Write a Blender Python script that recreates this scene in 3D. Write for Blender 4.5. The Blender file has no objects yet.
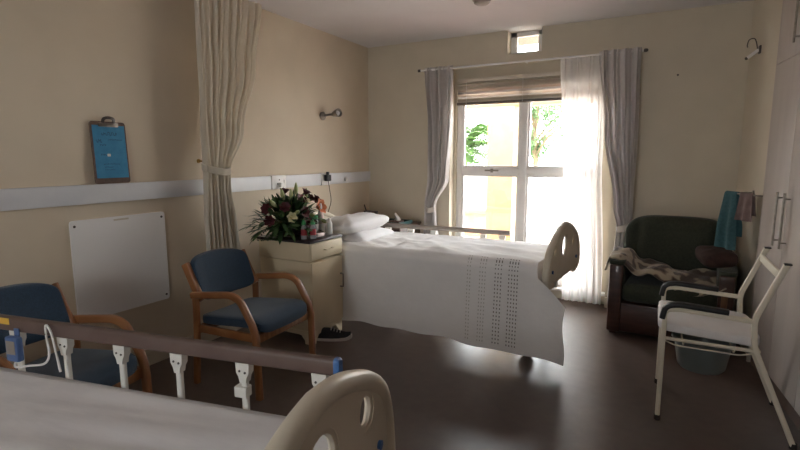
import bpy, bmesh, math, random
from mathutils import Vector, Matrix, noise
from mathutils.geometry import tessellate_polygon
random.seed(7)
R = math.radians
PI = math.pi
sc = bpy.context.scene
col = sc.collection

# ------------------------------------------------------------------ camera, sky, sun, exposure
cam = bpy.data.cameras.new('camera')
cam.lens = 488.0 / 800 * 36; cam.sensor_width = 36; cam.clip_start = 0.02; cam.clip_end = 200
camo = bpy.data.objects.new('camera', cam); col.objects.link(camo)
camo.location = (0, 0, 1.45); camo.rotation_euler = (R(90 - 7.93), 0, R(28.18))
sc.camera = camo

world = bpy.data.worlds.new('hazy_sky'); sc.world = world; world.use_nodes = True
bg = world.node_tree.nodes['Background']
bg.inputs[0].default_value = (0.93, 0.975, 1.0, 1); bg.inputs[1].default_value = 12.5

sun = bpy.data.lights.new('sun', 'SUN'); sun.energy = 12; sun.angle = R(2); sun.color = (1, 0.95, 0.86)
suno = bpy.data.objects.new('sun', sun); col.objects.link(suno)
suno.rotation_euler = (R(4), R(48), 0)

def portal(name, loc, sx, sy, rx=-90):
    l = bpy.data.lights.new(name, 'AREA'); l.shape = 'RECTANGLE'; l.size = sx; l.size_y = sy
    l.cycles.is_portal = True
    o = bpy.data.objects.new(name, l); col.objects.link(o)
    o.location = loc; o.rotation_euler = (R(rx), 0, 0)
portal('window_portal', (-1.27, 5.30, 1.10), 1.6, 2.2)
portal('fill_window_portal', (-1.21, -2.45, 1.54), 1.08, 0.92, 90)
portal('high_window_portal', (-1.28, 5.30, 2.585), 0.34, 0.23)

vs = sc.view_settings
vs.view_transform = 'Standard'; vs.look = 'None'; vs.gamma = 1; vs.use_curve_mapping = False
vs.exposure = 0.5
sc.cycles.max_bounces = 14; sc.cycles.diffuse_bounces = 8; sc.cycles.transparent_max_bounces = 16
sc.cycles.transmission_bounces = 10

# ------------------------------------------------------------------ materials
def lin(c):
    if isinstance(c, str):
        c = tuple(int(c[i:i + 2], 16) / 255 for i in (0, 2, 4))
    return tuple((x / 12.92 if x <= 0.04045 else ((x + 0.055) / 1.055) ** 2.4) for x in c)

def mat(name, c, rough=0.6, c2=None, scale=8, mix=(0.4, 0.6), metal=0, bump=0, bscale=60, spec=0.5, stretch=(1, 1, 1),
        detail=4, sheen=0, coat=0, bstretch=None, trans=0, bdist=0.01):
    m = bpy.data.materials.new(name); m.use_nodes = True
    nt = m.node_tree; n = nt.nodes; l = nt.links
    b = n['Principled BSDF']
    b.inputs['Base Color'].default_value = (*lin(c), 1)
    b.inputs['Roughness'].default_value = rough
    b.inputs['Metallic'].default_value = metal
    b.inputs['Specular IOR Level'].default_value = spec
    if sheen: b.inputs['Sheen Weight'].default_value = sheen
    if coat: b.inputs['Coat Weight'].default_value = coat
    if trans: b.inputs['Transmission Weight'].default_value = trans
    tc = n.new('ShaderNodeTexCoord')
    if c2 is not None:
        mp = n.new('ShaderNodeMapping'); mp.inputs['Scale'].default_value = stretch
        l.new(tc.outputs['Object'], mp.inputs[0])
        nz = n.new('ShaderNodeTexNoise'); nz.inputs['Scale'].default_value = scale; nz.inputs['Detail'].default_value = detail
        l.new(mp.outputs[0], nz.inputs['Vector'])
        cr = n.new('ShaderNodeValToRGB')
        cr.color_ramp.elements[0].position = mix[0]; cr.color_ramp.elements[1].position = mix[1]
        cr.color_ramp.elements[0].color = (*lin(c), 1); cr.color_ramp.elements[1].color = (*lin(c2), 1)
        l.new(nz.outputs[0], cr.inputs[0]); l.new(cr.outputs[0], b.inputs['Base Color'])
    if bump:
        mp2 = n.new('ShaderNodeMapping'); mp2.inputs['Scale'].default_value = bstretch or stretch
        l.new(tc.outputs['Object'], mp2.inputs[0])
        nz = n.new('ShaderNodeTexNoise'); nz.inputs['Scale'].default_value = bscale; nz.inputs['Detail'].default_value = 3
        l.new(mp2.outputs[0], nz.inputs['Vector'])
        bp = n.new('ShaderNodeBump'); bp.inputs['Strength'].default_value = bump; bp.inputs['Distance'].default_value = bdist
        l.new(nz.outputs[0], bp.inputs['Height']); l.new(bp.outputs[0], b.inputs['Normal'])
    return m

def cloth_mat(name, c, transl=0.3, transp=0.0, c2=None, bscale=90, bump=0.15):
    m = mat(name, c, 0.9, c2, 30, bump=bump, bscale=bscale, spec=0.1, sheen=0.1)
    nt = m.node_tree; n = nt.nodes; l = nt.links
    b = n['Principled BSDF']; out = n['Material Output']
    t = n.new('ShaderNodeBsdfTranslucent'); t.inputs[0].default_value = (*lin(c), 1)
    mx = n.new('ShaderNodeMixShader'); mx.inputs[0].default_value = transl
    l.new(b.outputs[0], mx.inputs[1]); l.new(t.outputs[0], mx.inputs[2])
    last = mx
    if transp:
        tr = n.new('ShaderNodeBsdfTransparent')
        mx2 = n.new('ShaderNodeMixShader'); mx2.inputs[0].default_value = transp
        l.new(mx.outputs[0], mx2.inputs[1]); l.new(tr.outputs[0], mx2.inputs[2]); last = mx2
    l.new(last.outputs[0], out.inputs[0])
    return m

def glass_mat(name, tint=(1, 1, 1), refl=0.06):
    m = bpy.data.materials.new(name); m.use_nodes = True
    nt = m.node_tree; n = nt.nodes; l = nt.links
    n.remove(n['Principled BSDF']); out = n['Material Output']
    tr = n.new('ShaderNodeBsdfTransparent'); tr.inputs[0].default_value = (*tint, 1)
    gl = n.new('ShaderNodeBsdfGlossy'); gl.inputs['Roughness'].default_value = 0.02
    mx = n.new('ShaderNodeMixShader'); mx.inputs[0].default_value = refl
    l.new(tr.outputs[0], mx.inputs[1]); l.new(gl.outputs[0], mx.inputs[2]); l.new(mx.outputs[0], out.inputs[0])
    return m

M = {}
M['wall'] = mat('cream_wall_paint', 'd0c1ab', 0.75, 'd4c5af', 3, bump=0.06, bscale=140)
M['wall_b'] = mat('cream_back_wall_paint', 'cdc3b0', 0.75, 'd1c7b4', 3, bump=0.06, bscale=140)
M['ceil'] = mat('ceiling_paint', 'd8d4d4', 0.85, 'dcd8d8', 2)
M['floor'] = mat('brown_vinyl_floor', '584b45', 0.30, '60534c', 14, (0.3, 0.7), bump=0.02, bscale=30, spec=0.42)
M['skirt'] = mat('skirting_paint', 'cfc4b2', 0.5, 'd4c9b7', 5)
M['white_pvc'] = mat('white_trunking_plastic', 'd3d3d6', 0.4, 'd8d8da', 6)
M['white_paint'] = mat('white_window_paint', 'e6e4e2', 0.4, 'ece9e6', 6)
M['wood'] = mat('beech_wood', '9d6b43', 0.35, '875632', 5, stretch=(1, 9, 1), detail=6, coat=0.2)
M['blue'] = mat('navy_upholstery', '20394f', 0.85, '1b3145', 120, bump=0.25, bscale=300, sheen=0.2)
M['cream_lam'] = mat('cream_laminate', 'd3c3a4', 0.5, 'd7c7a9', 6)
M['dark_top'] = mat('dark_laminate', '2c2325', 0.3, '362a2c', 20)
M['sheet'] = mat('white_cotton_sheet', 'dcd9da', 0.9, 'e2dfdf', 6, bump=0.22, bscale=8, bstretch=(0.6, 2.4, 1), spec=0.1, bdist=0.012)
M['spread'] = mat('white_bedspread_cotton', 'f0eeed', 0.9, 'f3f1f0', 5, bump=0.35, bscale=14, bstretch=(1, 1, 1), spec=0.1, bdist=0.012)
M['pillow'] = mat('white_pillow_cotton', 'e6e4e4', 0.9, 'ebe9e9', 6, bump=0.3, bscale=14, spec=0.1)
M['thread'] = mat('grey_embroidery_thread', '5f5b59', 0.9, '6a6664', 60)
M['thread2'] = mat('pale_grey_embroidery_thread', 'bcb7b2', 0.9, 'c4bfba', 60)
M['bedplastic'] = mat('cream_bed_plastic', 'd5cbb8', 0.35, 'dacfbd', 4, spec=0.5)
M['white_metal'] = mat('white_enamelled_steel', 'd9d7d0', 0.35, 'dedcd5', 8)
M['rail'] = mat('taupe_anodised_rail', '5d4a44', 0.45, '65524b', 10, stretch=(1, 1, 1), spec=0.5)
M['rail_g'] = mat('grey_anodised_rail', '8b8178', 0.4, '91887f', 10)
M['bluecap'] = mat('blue_plastic', '3c6aa8', 0.4, '4470ae', 12)
M['bluehand'] = mat('slate_blue_plastic', '47618e', 0.45, '4d6795', 12)
M['yellow'] = mat('yellow_sticker', 'd3a63c', 0.5, 'dcb04a', 30)
M['steel'] = mat('brushed_steel', '9b948c', 0.35, '8f8880', 40, metal=0.9)
M['screw'] = mat('dark_screw_metal', '56504c', 0.4, '625c57', 60, metal=0.7)
M['black'] = mat('black_plastic', '191718', 0.45, '201e1f', 30)
M['rubber'] = mat('dark_rubber', '28221f', 0.8, '2f2926', 40)
M['curtain'] = cloth_mat('grey_white_curtain_fabric', 'd4cfcd', 0.22, c2='dad5d3')
M['privacy'] = cloth_mat('cream_ward_curtain_fabric', 'e3dccf', 0.38, c2='e8e1d4')
M['sheer'] = cloth_mat('white_voile', 'f2f0ee', 0.46, 0.05, c2='f8f6f4')
M['band'] = cloth_mat('curtain_tie_fabric', 'd8d0c8', 0.1, c2='ded6ce')
M['blind'] = mat('cream_blind_slat', 'cdc3b4', 0.5, 'd3c9ba', 12, stretch=(0.4, 3, 3))
M['blind_d'] = mat('dark_blind_rail', '6f675e', 0.5, '786f66', 12)
M['glass'] = glass_mat('window_glass')
M['brown'] = mat('brown_hardboard', '5a4234', 0.5, '654b3b', 40)
M['paper'] = mat('blue_paper', '3a7fa5', 0.8, '4086ac', 20)
M['ink'] = mat('dark_blue_ink', '24435c', 0.8, '29495f', 60)
M['wb'] = mat('whiteboard_enamel', 'eeecea', 0.35, 'f0eeec', 3)
M['ward'] = mat('pale_wardrobe_laminate', 'ada29a', 0.5, 'b3a8a0', 3, stretch=(3, 3, 0.4))
M['green'] = mat('dark_green_upholstery', '363a2c', 0.85, '2e3226', 60, bump=0.3, bscale=220, sheen=0.15)
M['redwood'] = mat('dark_mahogany', '4a2c22', 0.45, '40251c', 5, stretch=(1, 1, 8), coat=0.2)
M['tan'] = mat('tan_oak', '7a5436', 0.4, '6b472c', 6, stretch=(6, 6, 1))
M['cushbrown'] = mat('dark_brown_cloth', '3a2620', 0.9, '46302a', 18, bump=0.3, bscale=80)
M['teal'] = mat('teal_terry', '365a60', 0.95, '3e646a', 50, bump=0.6, bscale=260)
M['mauve'] = mat('dusty_mauve_cloth', '6f5d5a', 0.95, '7a6764', 20, bump=0.4, bscale=200)
M['commode'] = mat('cream_powder_coat', 'dcd3c0', 0.4, 'e1d8c5', 8)
M['seatpad'] = mat('white_vinyl_pad', 'dcd8d6', 0.5, 'e2dedc', 5, bump=0.1, bscale=12)
M['bucket'] = mat('translucent_grey_plastic', '767e7c', 0.3, '7d8583', 6, trans=0.35)
M['leaf'] = mat('dark_green_leaf', '253822', 0.5, '3e5832', 14, spec=0.4)
M['leaf2'] = mat('mid_green_leaf', '46603a', 0.5, '5a7446', 14, spec=0.4)
M['bud'] = mat('pale_green_lily_bud', '9aa568', 0.5, 'b6b988', 16)
M['wine'] = mat('wine_red_petal', '4d2026', 0.6, '602a2c', 26)
M['orange'] = mat('orange_petal', 'c06a44', 0.6, 'cf8058', 26)
M['creampetal'] = mat('cream_petal', 'c9c193', 0.6, 'd6cfa6', 26)
M['clear'] = mat('clear_bottle_plastic', 'cfd0d2', 0.15, 'd6d7d9', 6, trans=0.5)
M['greencap'] = mat('green_bottle_cap', '3f9a5c', 0.4, '47a264', 20)
M['redlabel'] = mat('red_bottle_label', '9d2c34', 0.6, 'ac3a40', 30)
M['pinkwhite'] = mat('pale_pink_plastic', 'd9c3bf', 0.35, 'dfcac6', 10)
M['whitepl'] = mat('white_plastic', 'dedbd8', 0.35, 'e4e1de', 10)
M['jar'] = mat('dark_glass_jar', '3b3a30', 0.15, '45443a', 10, trans=0.2)
M['sole'] = mat('white_shoe_sole', 'bdb6ae', 0.7, 'c6bfb7', 30)
M['shoe'] = mat('black_shoe_mesh', '1d1c1f', 0.85, '262528', 90, bump=0.3, bscale=260)
M['brass'] = mat('aged_brass', 'a8854a', 0.35, 'b59256', 30, metal=0.9)
M['wood_d'] = mat('dark_wood', '4d3a2e', 0.45, '584335', 6, stretch=(1, 6, 1))
M['tray'] = mat('dark_teal_tray', '1d3d3d', 0.3, '224545', 10)
M['render'] = mat('cream_render', 'b8986a', 0.85, 'bf9f71', 6, bump=0.2, bscale=60)
M['paving'] = mat('pale_paving', 'd8d2c8', 0.85, 'cfc8bd', 3)
M['garden_wall'] = mat('white_garden_wall_paint', 'e4e0da', 0.85, 'e9e5df', 3)
M['terra'] = mat('terracotta', 'a9744f', 0.8, 'b5805a', 8)
M['stoep'] = mat('dark_red_low_bounce_floor', '6a3a30', 0.4, '734136', 6)
M['lawn'] = mat('lawn_grass', '5f7a3c', 0.95, '6d8a48', 40)
M['palmleaf'] = mat('palm_leaf_green', '4c6c38', 0.6, '648448', 10)
M['treeleaf'] = mat('tree_leaf_green', '54764a', 0.6, '6b8c5c', 10)
M['bark'] = mat('grey_bark', '6b5a48', 0.9, '77664f', 20)

def blanket_mat():
    m = mat('patterned_fleece', '4a3a30', 0.95, bump=0.3, bscale=200, sheen=0.3)
    nt = m.node_tree; n = nt.nodes; l = nt.links; b = n['Principled BSDF']
    tc = n.new('ShaderNodeTexCoord')
    w = n.new('ShaderNodeTexWave'); w.wave_type = 'RINGS'; w.inputs['Scale'].default_value = 3.6
    w.inputs['Distortion'].default_value = 9; w.inputs['Detail'].default_value = 2; w.inputs['Detail Scale'].default_value = 1.6
    l.new(tc.outputs['Object'], w.inputs['Vector'])
    cr = n.new('ShaderNodeValToRGB'); e = cr.color_ramp.elements
    e[0].position = 0.32; e[0].color = (*lin('4b3d34'), 1); e[1].position = 0.72; e[1].color = (*lin('a89b86'), 1)
    k = e.new(0.5); k.color = (*lin('7b6a5a'), 1)
    l.new(w.outputs[0], cr.inputs[0]); l.new(cr.outputs[0], b.inputs['Base Color'])
    return m
M['blanket'] = blanket_mat()

# ------------------------------------------------------------------ object helpers
def obj(name, bm, m, parent=None, smooth=40, loc=None, kind=None):
    me = bpy.data.meshes.new(name)
    bmesh.ops.recalc_face_normals(bm, faces=bm.faces[:])
    bm.to_mesh(me); bm.free()
    if smooth:
        me.polygons.foreach_set('use_smooth', [True] * len(me.polygons))
        me.set_sharp_from_angle(angle=R(smooth))
    me.materials.append(M[m] if isinstance(m, str) else m)
    o = bpy.data.objects.new(name, me); col.objects.link(o)
    if parent: o.parent = parent
    if loc: o.location = loc
    if kind: o['kind'] = kind
    return o

def tag(o, label, cat, group=None):
    o['label'] = label; o['category'] = cat
    if group: o['group'] = group
    return o

def thing(name, label, cat, loc=(0, 0, 0), rz=0, group=None):
    o = bpy.data.objects.new(name, None); col.objects.link(o); o.empty_display_size = 0.1
    o.location = loc; o.rotation_euler = (0, 0, rz)
    return tag(o, label, cat, group)

def struct(name, bm, m, parent=None, smooth=0, label=None):
    o = obj(name, bm, m, parent, smooth)
    if not parent: o['kind'] = 'structure'
    if label: o['label'] = label
    return o

def copy_tree(o, parent=None):
    c = o.copy(); col.objects.link(c); c.parent = parent
    for ch in list(o.children): copy_tree(ch, c)
    return c

def nb(): return bmesh.new()

def box(bm, c, s, bev=0, seg=2, mt=None):
    r = bmesh.ops.create_cube(bm, size=1)
    vs_ = r['verts']
    for v in vs_: v.co = Vector((v.co.x * s[0], v.co.y * s[1], v.co.z * s[2]))
    if bev:
        es = list({e for v in vs_ for e in v.link_edges})
        rb = bmesh.ops.bevel(bm, geom=es, offset=bev, segments=seg, affect='EDGES', profile=0.5)
        vs_ = list({v for f in rb['faces'] for v in f.verts} | {v for v in vs_ if v.is_valid})
    T = Matrix.Translation(Vector(c)) @ (mt or Matrix.Identity(4))
    for v in vs_: v.co = T @ v.co
    return bm

def b2(x0, x1, y0, y1, z0, z1, bev=0, bm=None, seg=2):
    bm = bm or nb()
    return box(bm, ((x0 + x1) / 2, (y0 + y1) / 2, (z0 + z1) / 2), (x1 - x0, y1 - y0, z1 - z0), bev, seg)

def circ(r, n=12, r2=None):
    return [(r * math.cos(2 * PI * i / n), (r2 or r) * math.sin(2 * PI * i / n)) for i in range(n)]

def rrect(w, h, r=0.006, k=3):
    out = []
    for cx, cy, a0 in ((w / 2 - r, h / 2 - r, 0), (-w / 2 + r, h / 2 - r, 90), (-w / 2 + r, -h / 2 + r, 180), (w / 2 - r, -h / 2 + r, 270)):
        for i in range(k + 1):
            a = R(a0 + 90 * i / k); out.append((cx + r * math.cos(a), cy + r * math.sin(a)))
    return out

def sweep(bm, pts, prof, up=(0, 0, 1), cap=True, scale=None, closed=False):
    pts = [Vector(p) for p in pts]; n = len(pts); rings = []
    up = Vector(up)
    for i, p in enumerate(pts):
        a = pts[(i - 1) % n] if (i > 0 or closed) else p
        b = pts[(i + 1) % n] if (i < n - 1 or closed) else p
        t = (b - a).normalized()
        s = t.cross(up)
        if s.length < 1e-4: s = t.cross(Vector((1, 0, 0.01)))
        s.normalize(); w = s.cross(t).normalized()
        k = scale[i] if scale else 1
        rings.append([bm.verts.new(p + s * (x * k) + w * (y * k)) for x, y in prof])
    m_ = len(prof)
    for i in range(n if closed else n - 1):
        r0, r1 = rings[i], rings[(i + 1) % n]
        for j in range(m_):
            bm.faces.new((r0[j], r0[(j + 1) % m_], r1[(j + 1) % m_], r1[j]))
    if cap and not closed:
        bm.faces.new(rings[0]); bm.faces.new(rings[-1][::-1])
    return bm

def tube(bm, pts, r, n=10, up=(0, 0, 1), scale=None, closed=False): return sweep(bm, pts, circ(r, n), up, True, scale, closed)

def smooth_path(pts, k=6, closed=False):
    P = [Vector(p) for p in pts]; out = []; n = len(P)
    for i in range(n if closed else n - 1):
        if closed: p0, p1, p2, p3 = P[i - 1], P[i], P[(i + 1) % n], P[(i + 2) % n]
        else: p0, p1, p2, p3 = P[max(i - 1, 0)], P[i], P[i + 1], P[min(i + 2, n - 1)]
        for j in range(k):
            t = j / k
            out.append(0.5 * ((2 * p1) + (p2 - p0) * t + (2 * p0 - 5 * p1 + 4 * p2 - p3) * t * t + (3 * p1 - p0 - 3 * p2 + p3) * t ** 3))
    if not closed: out.append(P[-1])
    return out

def fillet(pts, r, k=5):
    P = [Vector(p) for p in pts]; out = [P[0]]
    for i in range(1, len(P) - 1):
        a = (P[i - 1] - P[i]); b = (P[i + 1] - P[i])
        rr = min(r, a.length * 0.49, b.length * 0.49)
        A = P[i] + a.normalized() * rr; B = P[i] + b.normalized() * rr
        for j in range(k + 1):
            t = j / k; out.append((1 - t) ** 2 * A + 2 * t * (1 - t) * P[i] + t * t * B)
    out.append(P[-1]); return out

def lathe(bm, prof, c=(0, 0, 0), n=20, axis='z', cap=True):
    rings = []
    for r, z in prof:
        ring = []
        for i in range(n):
            a = 2 * PI * i / n; x, y = r * math.cos(a), r * math.sin(a)
            p = (x, y, z) if axis == 'z' else ((z, x, y) if axis == 'x' else (x, z, y))
            ring.append(bm.verts.new(Vector(c) + Vector(p)))
        rings.append(ring)
    for r0, r1 in zip(rings, rings[1:]):
        for j in range(n): bm.faces.new((r0[j], r0[(j + 1) % n], r1[(j + 1) % n], r1[j]))
    if cap: bm.faces.new(rings[0]); bm.faces.new(rings[-1])
    return bm

def superell(bm, c, s, e1=0.4, e2=0.4, nu=28, nv=14, fn=None):
    def pw(v, e): return math.copysign(abs(v) ** e, v)
    rings = []
    for j in range(1, nv):
        ph = -PI / 2 + PI * j / nv; ring = []
        for i in range(nu):
            th = 2 * PI * i / nu
            p = Vector((pw(math.cos(ph), e1) * pw(math.cos(th), e2), pw(math.cos(ph), e1) * pw(math.sin(th), e2), pw(math.sin(ph), e1)))
            p = Vector((p.x * s[0], p.y * s[1], p.z * s[2]))
            if fn: p = fn(p)
            ring.append(bm.verts.new(Vector(c) + p))
        rings.append(ring)
    bo = Vector((0, 0, -s[2])); to = Vector((0, 0, s[2]))
    if fn: bo, to = fn(bo), fn(to)
    b = bm.verts.new(Vector(c) + bo); t = bm.verts.new(Vector(c) + to)
    for r0, r1 in zip(rings, rings[1:]):
        for i in range(nu): bm.faces.new((r0[i], r0[(i + 1) % nu], r1[(i + 1) % nu], r1[i]))
    for i in range(nu):
        bm.faces.new((b, rings[0][(i + 1) % nu], rings[0][i])); bm.faces.new((t, rings[-1][i], rings[-1][(i + 1) % nu]))
    return bm

def grid(bm, fn, nu, nv, closed_u=False):
    V = [[bm.verts.new(Vector(fn(i / nu, j / nv))) for i in range(nu if closed_u else nu + 1)] for j in range(nv + 1)]
    for j in range(nv):
        for i in range(nu):
            k = (i + 1) % nu if closed_u else i + 1
            bm.faces.new((V[j][i], V[j][k], V[j + 1][k], V[j + 1][i]))
    return bm

def solid(bm, t):
    bmesh.ops.recalc_face_normals(bm, faces=bm.faces[:])
    bmesh.ops.solidify(bm, geom=bm.faces[:], thickness=t)
    return bm

def prism(bm, loops, t, f):
    """loops: outer then holes, lists of (a,b); f(a,b,d) -> xyz, d in 0..t"""
    tri = tessellate_polygon([[Vector((a, b, 0)) for a, b in L] for L in loops])
    flat = [p for L in loops for p in L]
    A = [bm.verts.new(Vector(f(a, b, 0))) for a, b in flat]; B = [bm.verts.new(Vector(f(a, b, t))) for a, b in flat]
    for x in tri:
        try:
            bm.faces.new([A[i] for i in x]); bm.faces.new([B[i] for i in x][::-1])
        except ValueError: pass
    k = 0
    for L in loops:
        n = len(L)
        for i in range(n):
            a, b = k + i, k + (i + 1) % n
            bm.faces.new((A[a], A[b], B[b], B[a]))
        k += n
    return bm

def ns(x, y, z=0.0, s=1.0): return noise.noise(Vector((x * s, y * s, z * s)))

# ------------------------------------------------------------------ room shell
XL, YB, YF, ZC = -3.10, 5.00, -2.2, 2.70
def xr(y): return 0.56 + (5.0 - y) * 0.10          # the right wall runs slightly skew
struct('floor', b2(XL - 0.2, 2.0, YF - 0.2, 5.25, -0.12, 0.0), 'floor')
struct('ceiling', b2(XL - 0.2, 2.0, YF - 0.2, 5.25, ZC, ZC + 0.15), 'ceil')
struct('wall_left', b2(XL - 0.2, XL, YF - 0.2, 5.25, 0, ZC), 'wall')
bm = nb(); FX0, FX1, FZ0, FZ1 = -1.75, -0.67, 1.08, 2.00      # wall behind the camera; the opening is added for fill light
b2(XL, FX0, YF - 0.2, YF, 0, ZC, bm=bm); b2(FX1, 1.6, YF - 0.2, YF, 0, ZC, bm=bm); b2(FX0, FX1, YF - 0.2, YF, 0, FZ0, bm=bm); b2(FX0, FX1, YF - 0.2, YF, FZ1, ZC, bm=bm)
struct('wall_front', bm, 'wall')

ROX0, ROX1, ROZ = -2.06, -0.42, 2.385       # recess in the back wall
WX0, WX1, WZ0, WZ1 = -2.03, -0.52, 0.12, 2.16
SX0, SX1, SZ0 = -1.455, -1.115, 2.47
bm = nb()
b2(XL, ROX0, YB, 5.10, 0, ZC, bm=bm); b2(ROX1, 1.2, YB, 5.10, 0, ZC, bm=bm)
b2(ROX0, SX0, YB, 5.10, ROZ, ZC, bm=bm); b2(SX1, ROX1, YB, 5.10, ROZ, ZC, bm=bm); b2(SX0, SX1, YB, 5.10, ROZ, SZ0, bm=bm)
b2(XL, WX0, 5.10, 5.25, 0, ZC, bm=bm); b2(WX1, 1.2, 5.10, 5.25, 0, ZC, bm=bm)
b2(WX0, SX0, 5.10, 5.25, WZ1, ZC, bm=bm); b2(SX1, WX1, 5.10, 5.25, WZ1, ZC, bm=bm); b2(SX0, SX1, 5.10, 5.25, WZ1, SZ0, bm=bm)
b2(WX0, WX1, 5.10, 5.25, 0, WZ0, bm=bm)
struct('wall_back', bm, 'wall_b')
bm = nb()                                   # right wall slab, skew
q = [(xr(5.25), 5.25), (xr(YF - 0.2), YF - 0.2), (2.0, YF - 0.2), (2.0, 5.25)]
prism(bm, [q], ZC, lambda a, b, d: (a, b, d)); struct('wall_right', bm, 'wall_b')
struct('baseboard_left', b2(XL, XL + 0.015, YF, YB, 0, 0.10, 0.003), 'skirt')
struct('baseboard_back', b2(XL, ROX0, YB - 0.015, YB, 0, 0.10, 0.003), 'skirt')
struct('baseboard_right', b2(-0.42, xr(5) - 0.0, YB - 0.015, YB, 0, 0.10, 0.003), 'skirt')
struct('trim_1', b2(-2.40, -0.20, YB - 0.018, YB, ROZ, ROZ + 0.018, 0.004), 'wall_b', label='cream ledge running above the window recess')

# large window
w = thing('window_1', '', ''); del w['label']; del w['category']; w['kind'] = 'structure'
FY0, FY1 = 5.13, 5.19
bm = nb()
b2(WX0, WX0 + 0.06, FY0, FY1, WZ0, WZ1, 0.005, bm); b2(WX1 - 0.06, WX1, FY0, FY1, WZ0, WZ1, 0.005, bm)
b2(WX0, WX1, FY0, FY1, WZ1 - 0.06, WZ1, 0.005, bm); b2(WX0, WX1, FY0, FY1, WZ0, WZ0 + 0.08, 0.005, bm)
obj('window_frame', bm, 'white_paint', w)
obj('mullion', b2(-1.335, -1.255, FY0 - 0.012, FY1 + 0.01, WZ0, WZ1, 0.006), 'white_paint', w)
for x0, x1 in ((WX0 + 0.06, -1.335), (-1.255, WX1 - 0.06)):
    obj('transom', b2(x0, x1, FY0 - 0.005, FY1, 1.262, 1.335, 0.006), 'white_paint', w)
    for z0, z1 in ((WZ0 + 0.08, 1.262), (1.335, WZ1 - 0.06)):
        bm = nb()
        for a in ((x0, x0 + 0.022, z0, z1), (x1 - 0.022, x1, z0, z1)): b2(a[0], a[1], FY0 + 0.005, FY1 - 0.01, a[2], a[3], 0.003, bm)
        for a in ((x0, x1, z0, z0 + 0.022), (x0, x1, z1 - 0.022, z1)): b2(a[0], a[1], FY0 + 0.006, FY1 - 0.011, a[2], a[3], 0.003, bm)
        s = obj('sash', bm, 'white_paint', w)
        obj('pane', b2(x0 + 0.02, x1 - 0.02, 5.155, 5.159, z0 + 0.02, z1 - 0.02), 'glass', s, smooth=0)
bm = nb(); b2(-1.70, -1.55, FY0 - 0.02, FY0 - 0.006, 1.298, 1.314, 0.003, bm); b2(-1.64, -1.61, FY0 - 0.01, FY0 + 0.002, 1.285, 1.325, 0.003, bm)
obj('window_latch', bm, 'steel', w)
obj('window_sill', b2(ROX0 + 0.001, ROX1 - 0.001, 5.02, 5.10, 0.10, 0.125, 0.004), 'white_paint', w)
# small high window
w = thing('window_2', '', ''); del w['label']; del w['category']; w['kind'] = 'structure'
bm = nb()
b2(SX0, SX0 + 0.065, 5.12, 5.16, SZ0, ZC, 0.004, bm); b2(SX1 - 0.065, SX1, 5.12, 5.16, SZ0, ZC, 0.004, bm)
b2(SX0, SX1, 5.12, 5.16, SZ0, SZ0 + 0.035, 0.004, bm); b2(SX0, SX1, 5.12, 5.16, ZC - 0.045, ZC, 0.004, bm)
obj('window_frame', bm, 'white_paint', w)
obj('pane', b2(SX0 + 0.04, SX1 - 0.04, 5.138, 5.142, SZ0 + 0.02, ZC - 0.03), 'glass', w, smooth=0)

w = thing('fill_window', '', ''); del w['label']; del w['category']; w['kind'] = 'structure'  # unseen window, added to throw fill light on the bed's near side
bm = nb()
for x in (FX0, FX1 - 0.05, (FX0 + FX1) / 2 - 0.025): b2(x, x + 0.05, YF - 0.14, YF - 0.09, FZ0, FZ1, 0.004, bm)
for z in (FZ0, FZ1 - 0.05): b2(FX0, FX1, YF - 0.14, YF - 0.09, z, z + 0.05, 0.004, bm)
obj('window_frame', bm, 'white_paint', w)
for x in (FX0 + 0.05, (FX0 + FX1) / 2 + 0.025): obj('pane', b2(x, x + 0.465, YF - 0.117, YF - 0.113, FZ0 + 0.05, FZ1 - 0.05), 'glass', w, smooth=0)

# ------------------------------------------------------------------ outside
struct('garden_ground', b2(-30, 25, 5.26, 60, -0.30, -0.06), 'paving')
struct('veranda_floor', b2(-8, 5, 5.26, 7.3, -0.06, 0.0), 'stoep')  # out of view; dark red picked to cut bounce light onto the column
o = obj('veranda_beam', b2(-8, 5, 6.86, 7.14, 2.16, 2.42, 0.01), 'render'); o['kind'] = 'structure'
bm = nb()                                    # unseen eaves and pitched roof, added to shade the veranda column
b2(-8, 5, 5.26, 6.10, 2.78, 2.88, bm=bm)
prism(bm, [[(6.10, 2.88), (6.10, 2.96), (1.5, 5.0), (1.5, 4.9)]], 13.0, lambda a, b, d: (-8 + d, a, b))
o = obj('shade_roof', bm, 'wood_d', smooth=0); o['kind'] = 'structure'
t = thing('veranda_column', 'square cream rendered column seen through the left window panes', 'column', (-2.06, 7.0, 0))
obj('shaft', b2(-0.19, 0.19, -0.14, 0.14, 0, 2.16, 0.01), 'render', t); obj('plinth', b2(-0.23, 0.23, -0.18, 0.18, 0, 0.12, 0.01), 'render', t)
bm = b2(-14, 10, 10.2, 10.4, -0.3, 1.18); o = obj('garden_wall', bm, 'garden_wall', smooth=0)
tag(o, 'low white garden wall across the lower window panes', 'wall')
tb = thing('planter', 'terracotta planter box out on the paving by the column', 'planter', (-3.12, 9.0, -0.06))
obj('tub', b2(-0.26, 0.26, -0.2, 0.2, 0, 0.48, 0.02), 'terra', tb); obj('rim', b2(-0.29, 0.29, -0.23, 0.23, 0.44, 0.52, 0.015), 'terra', tb)

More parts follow.
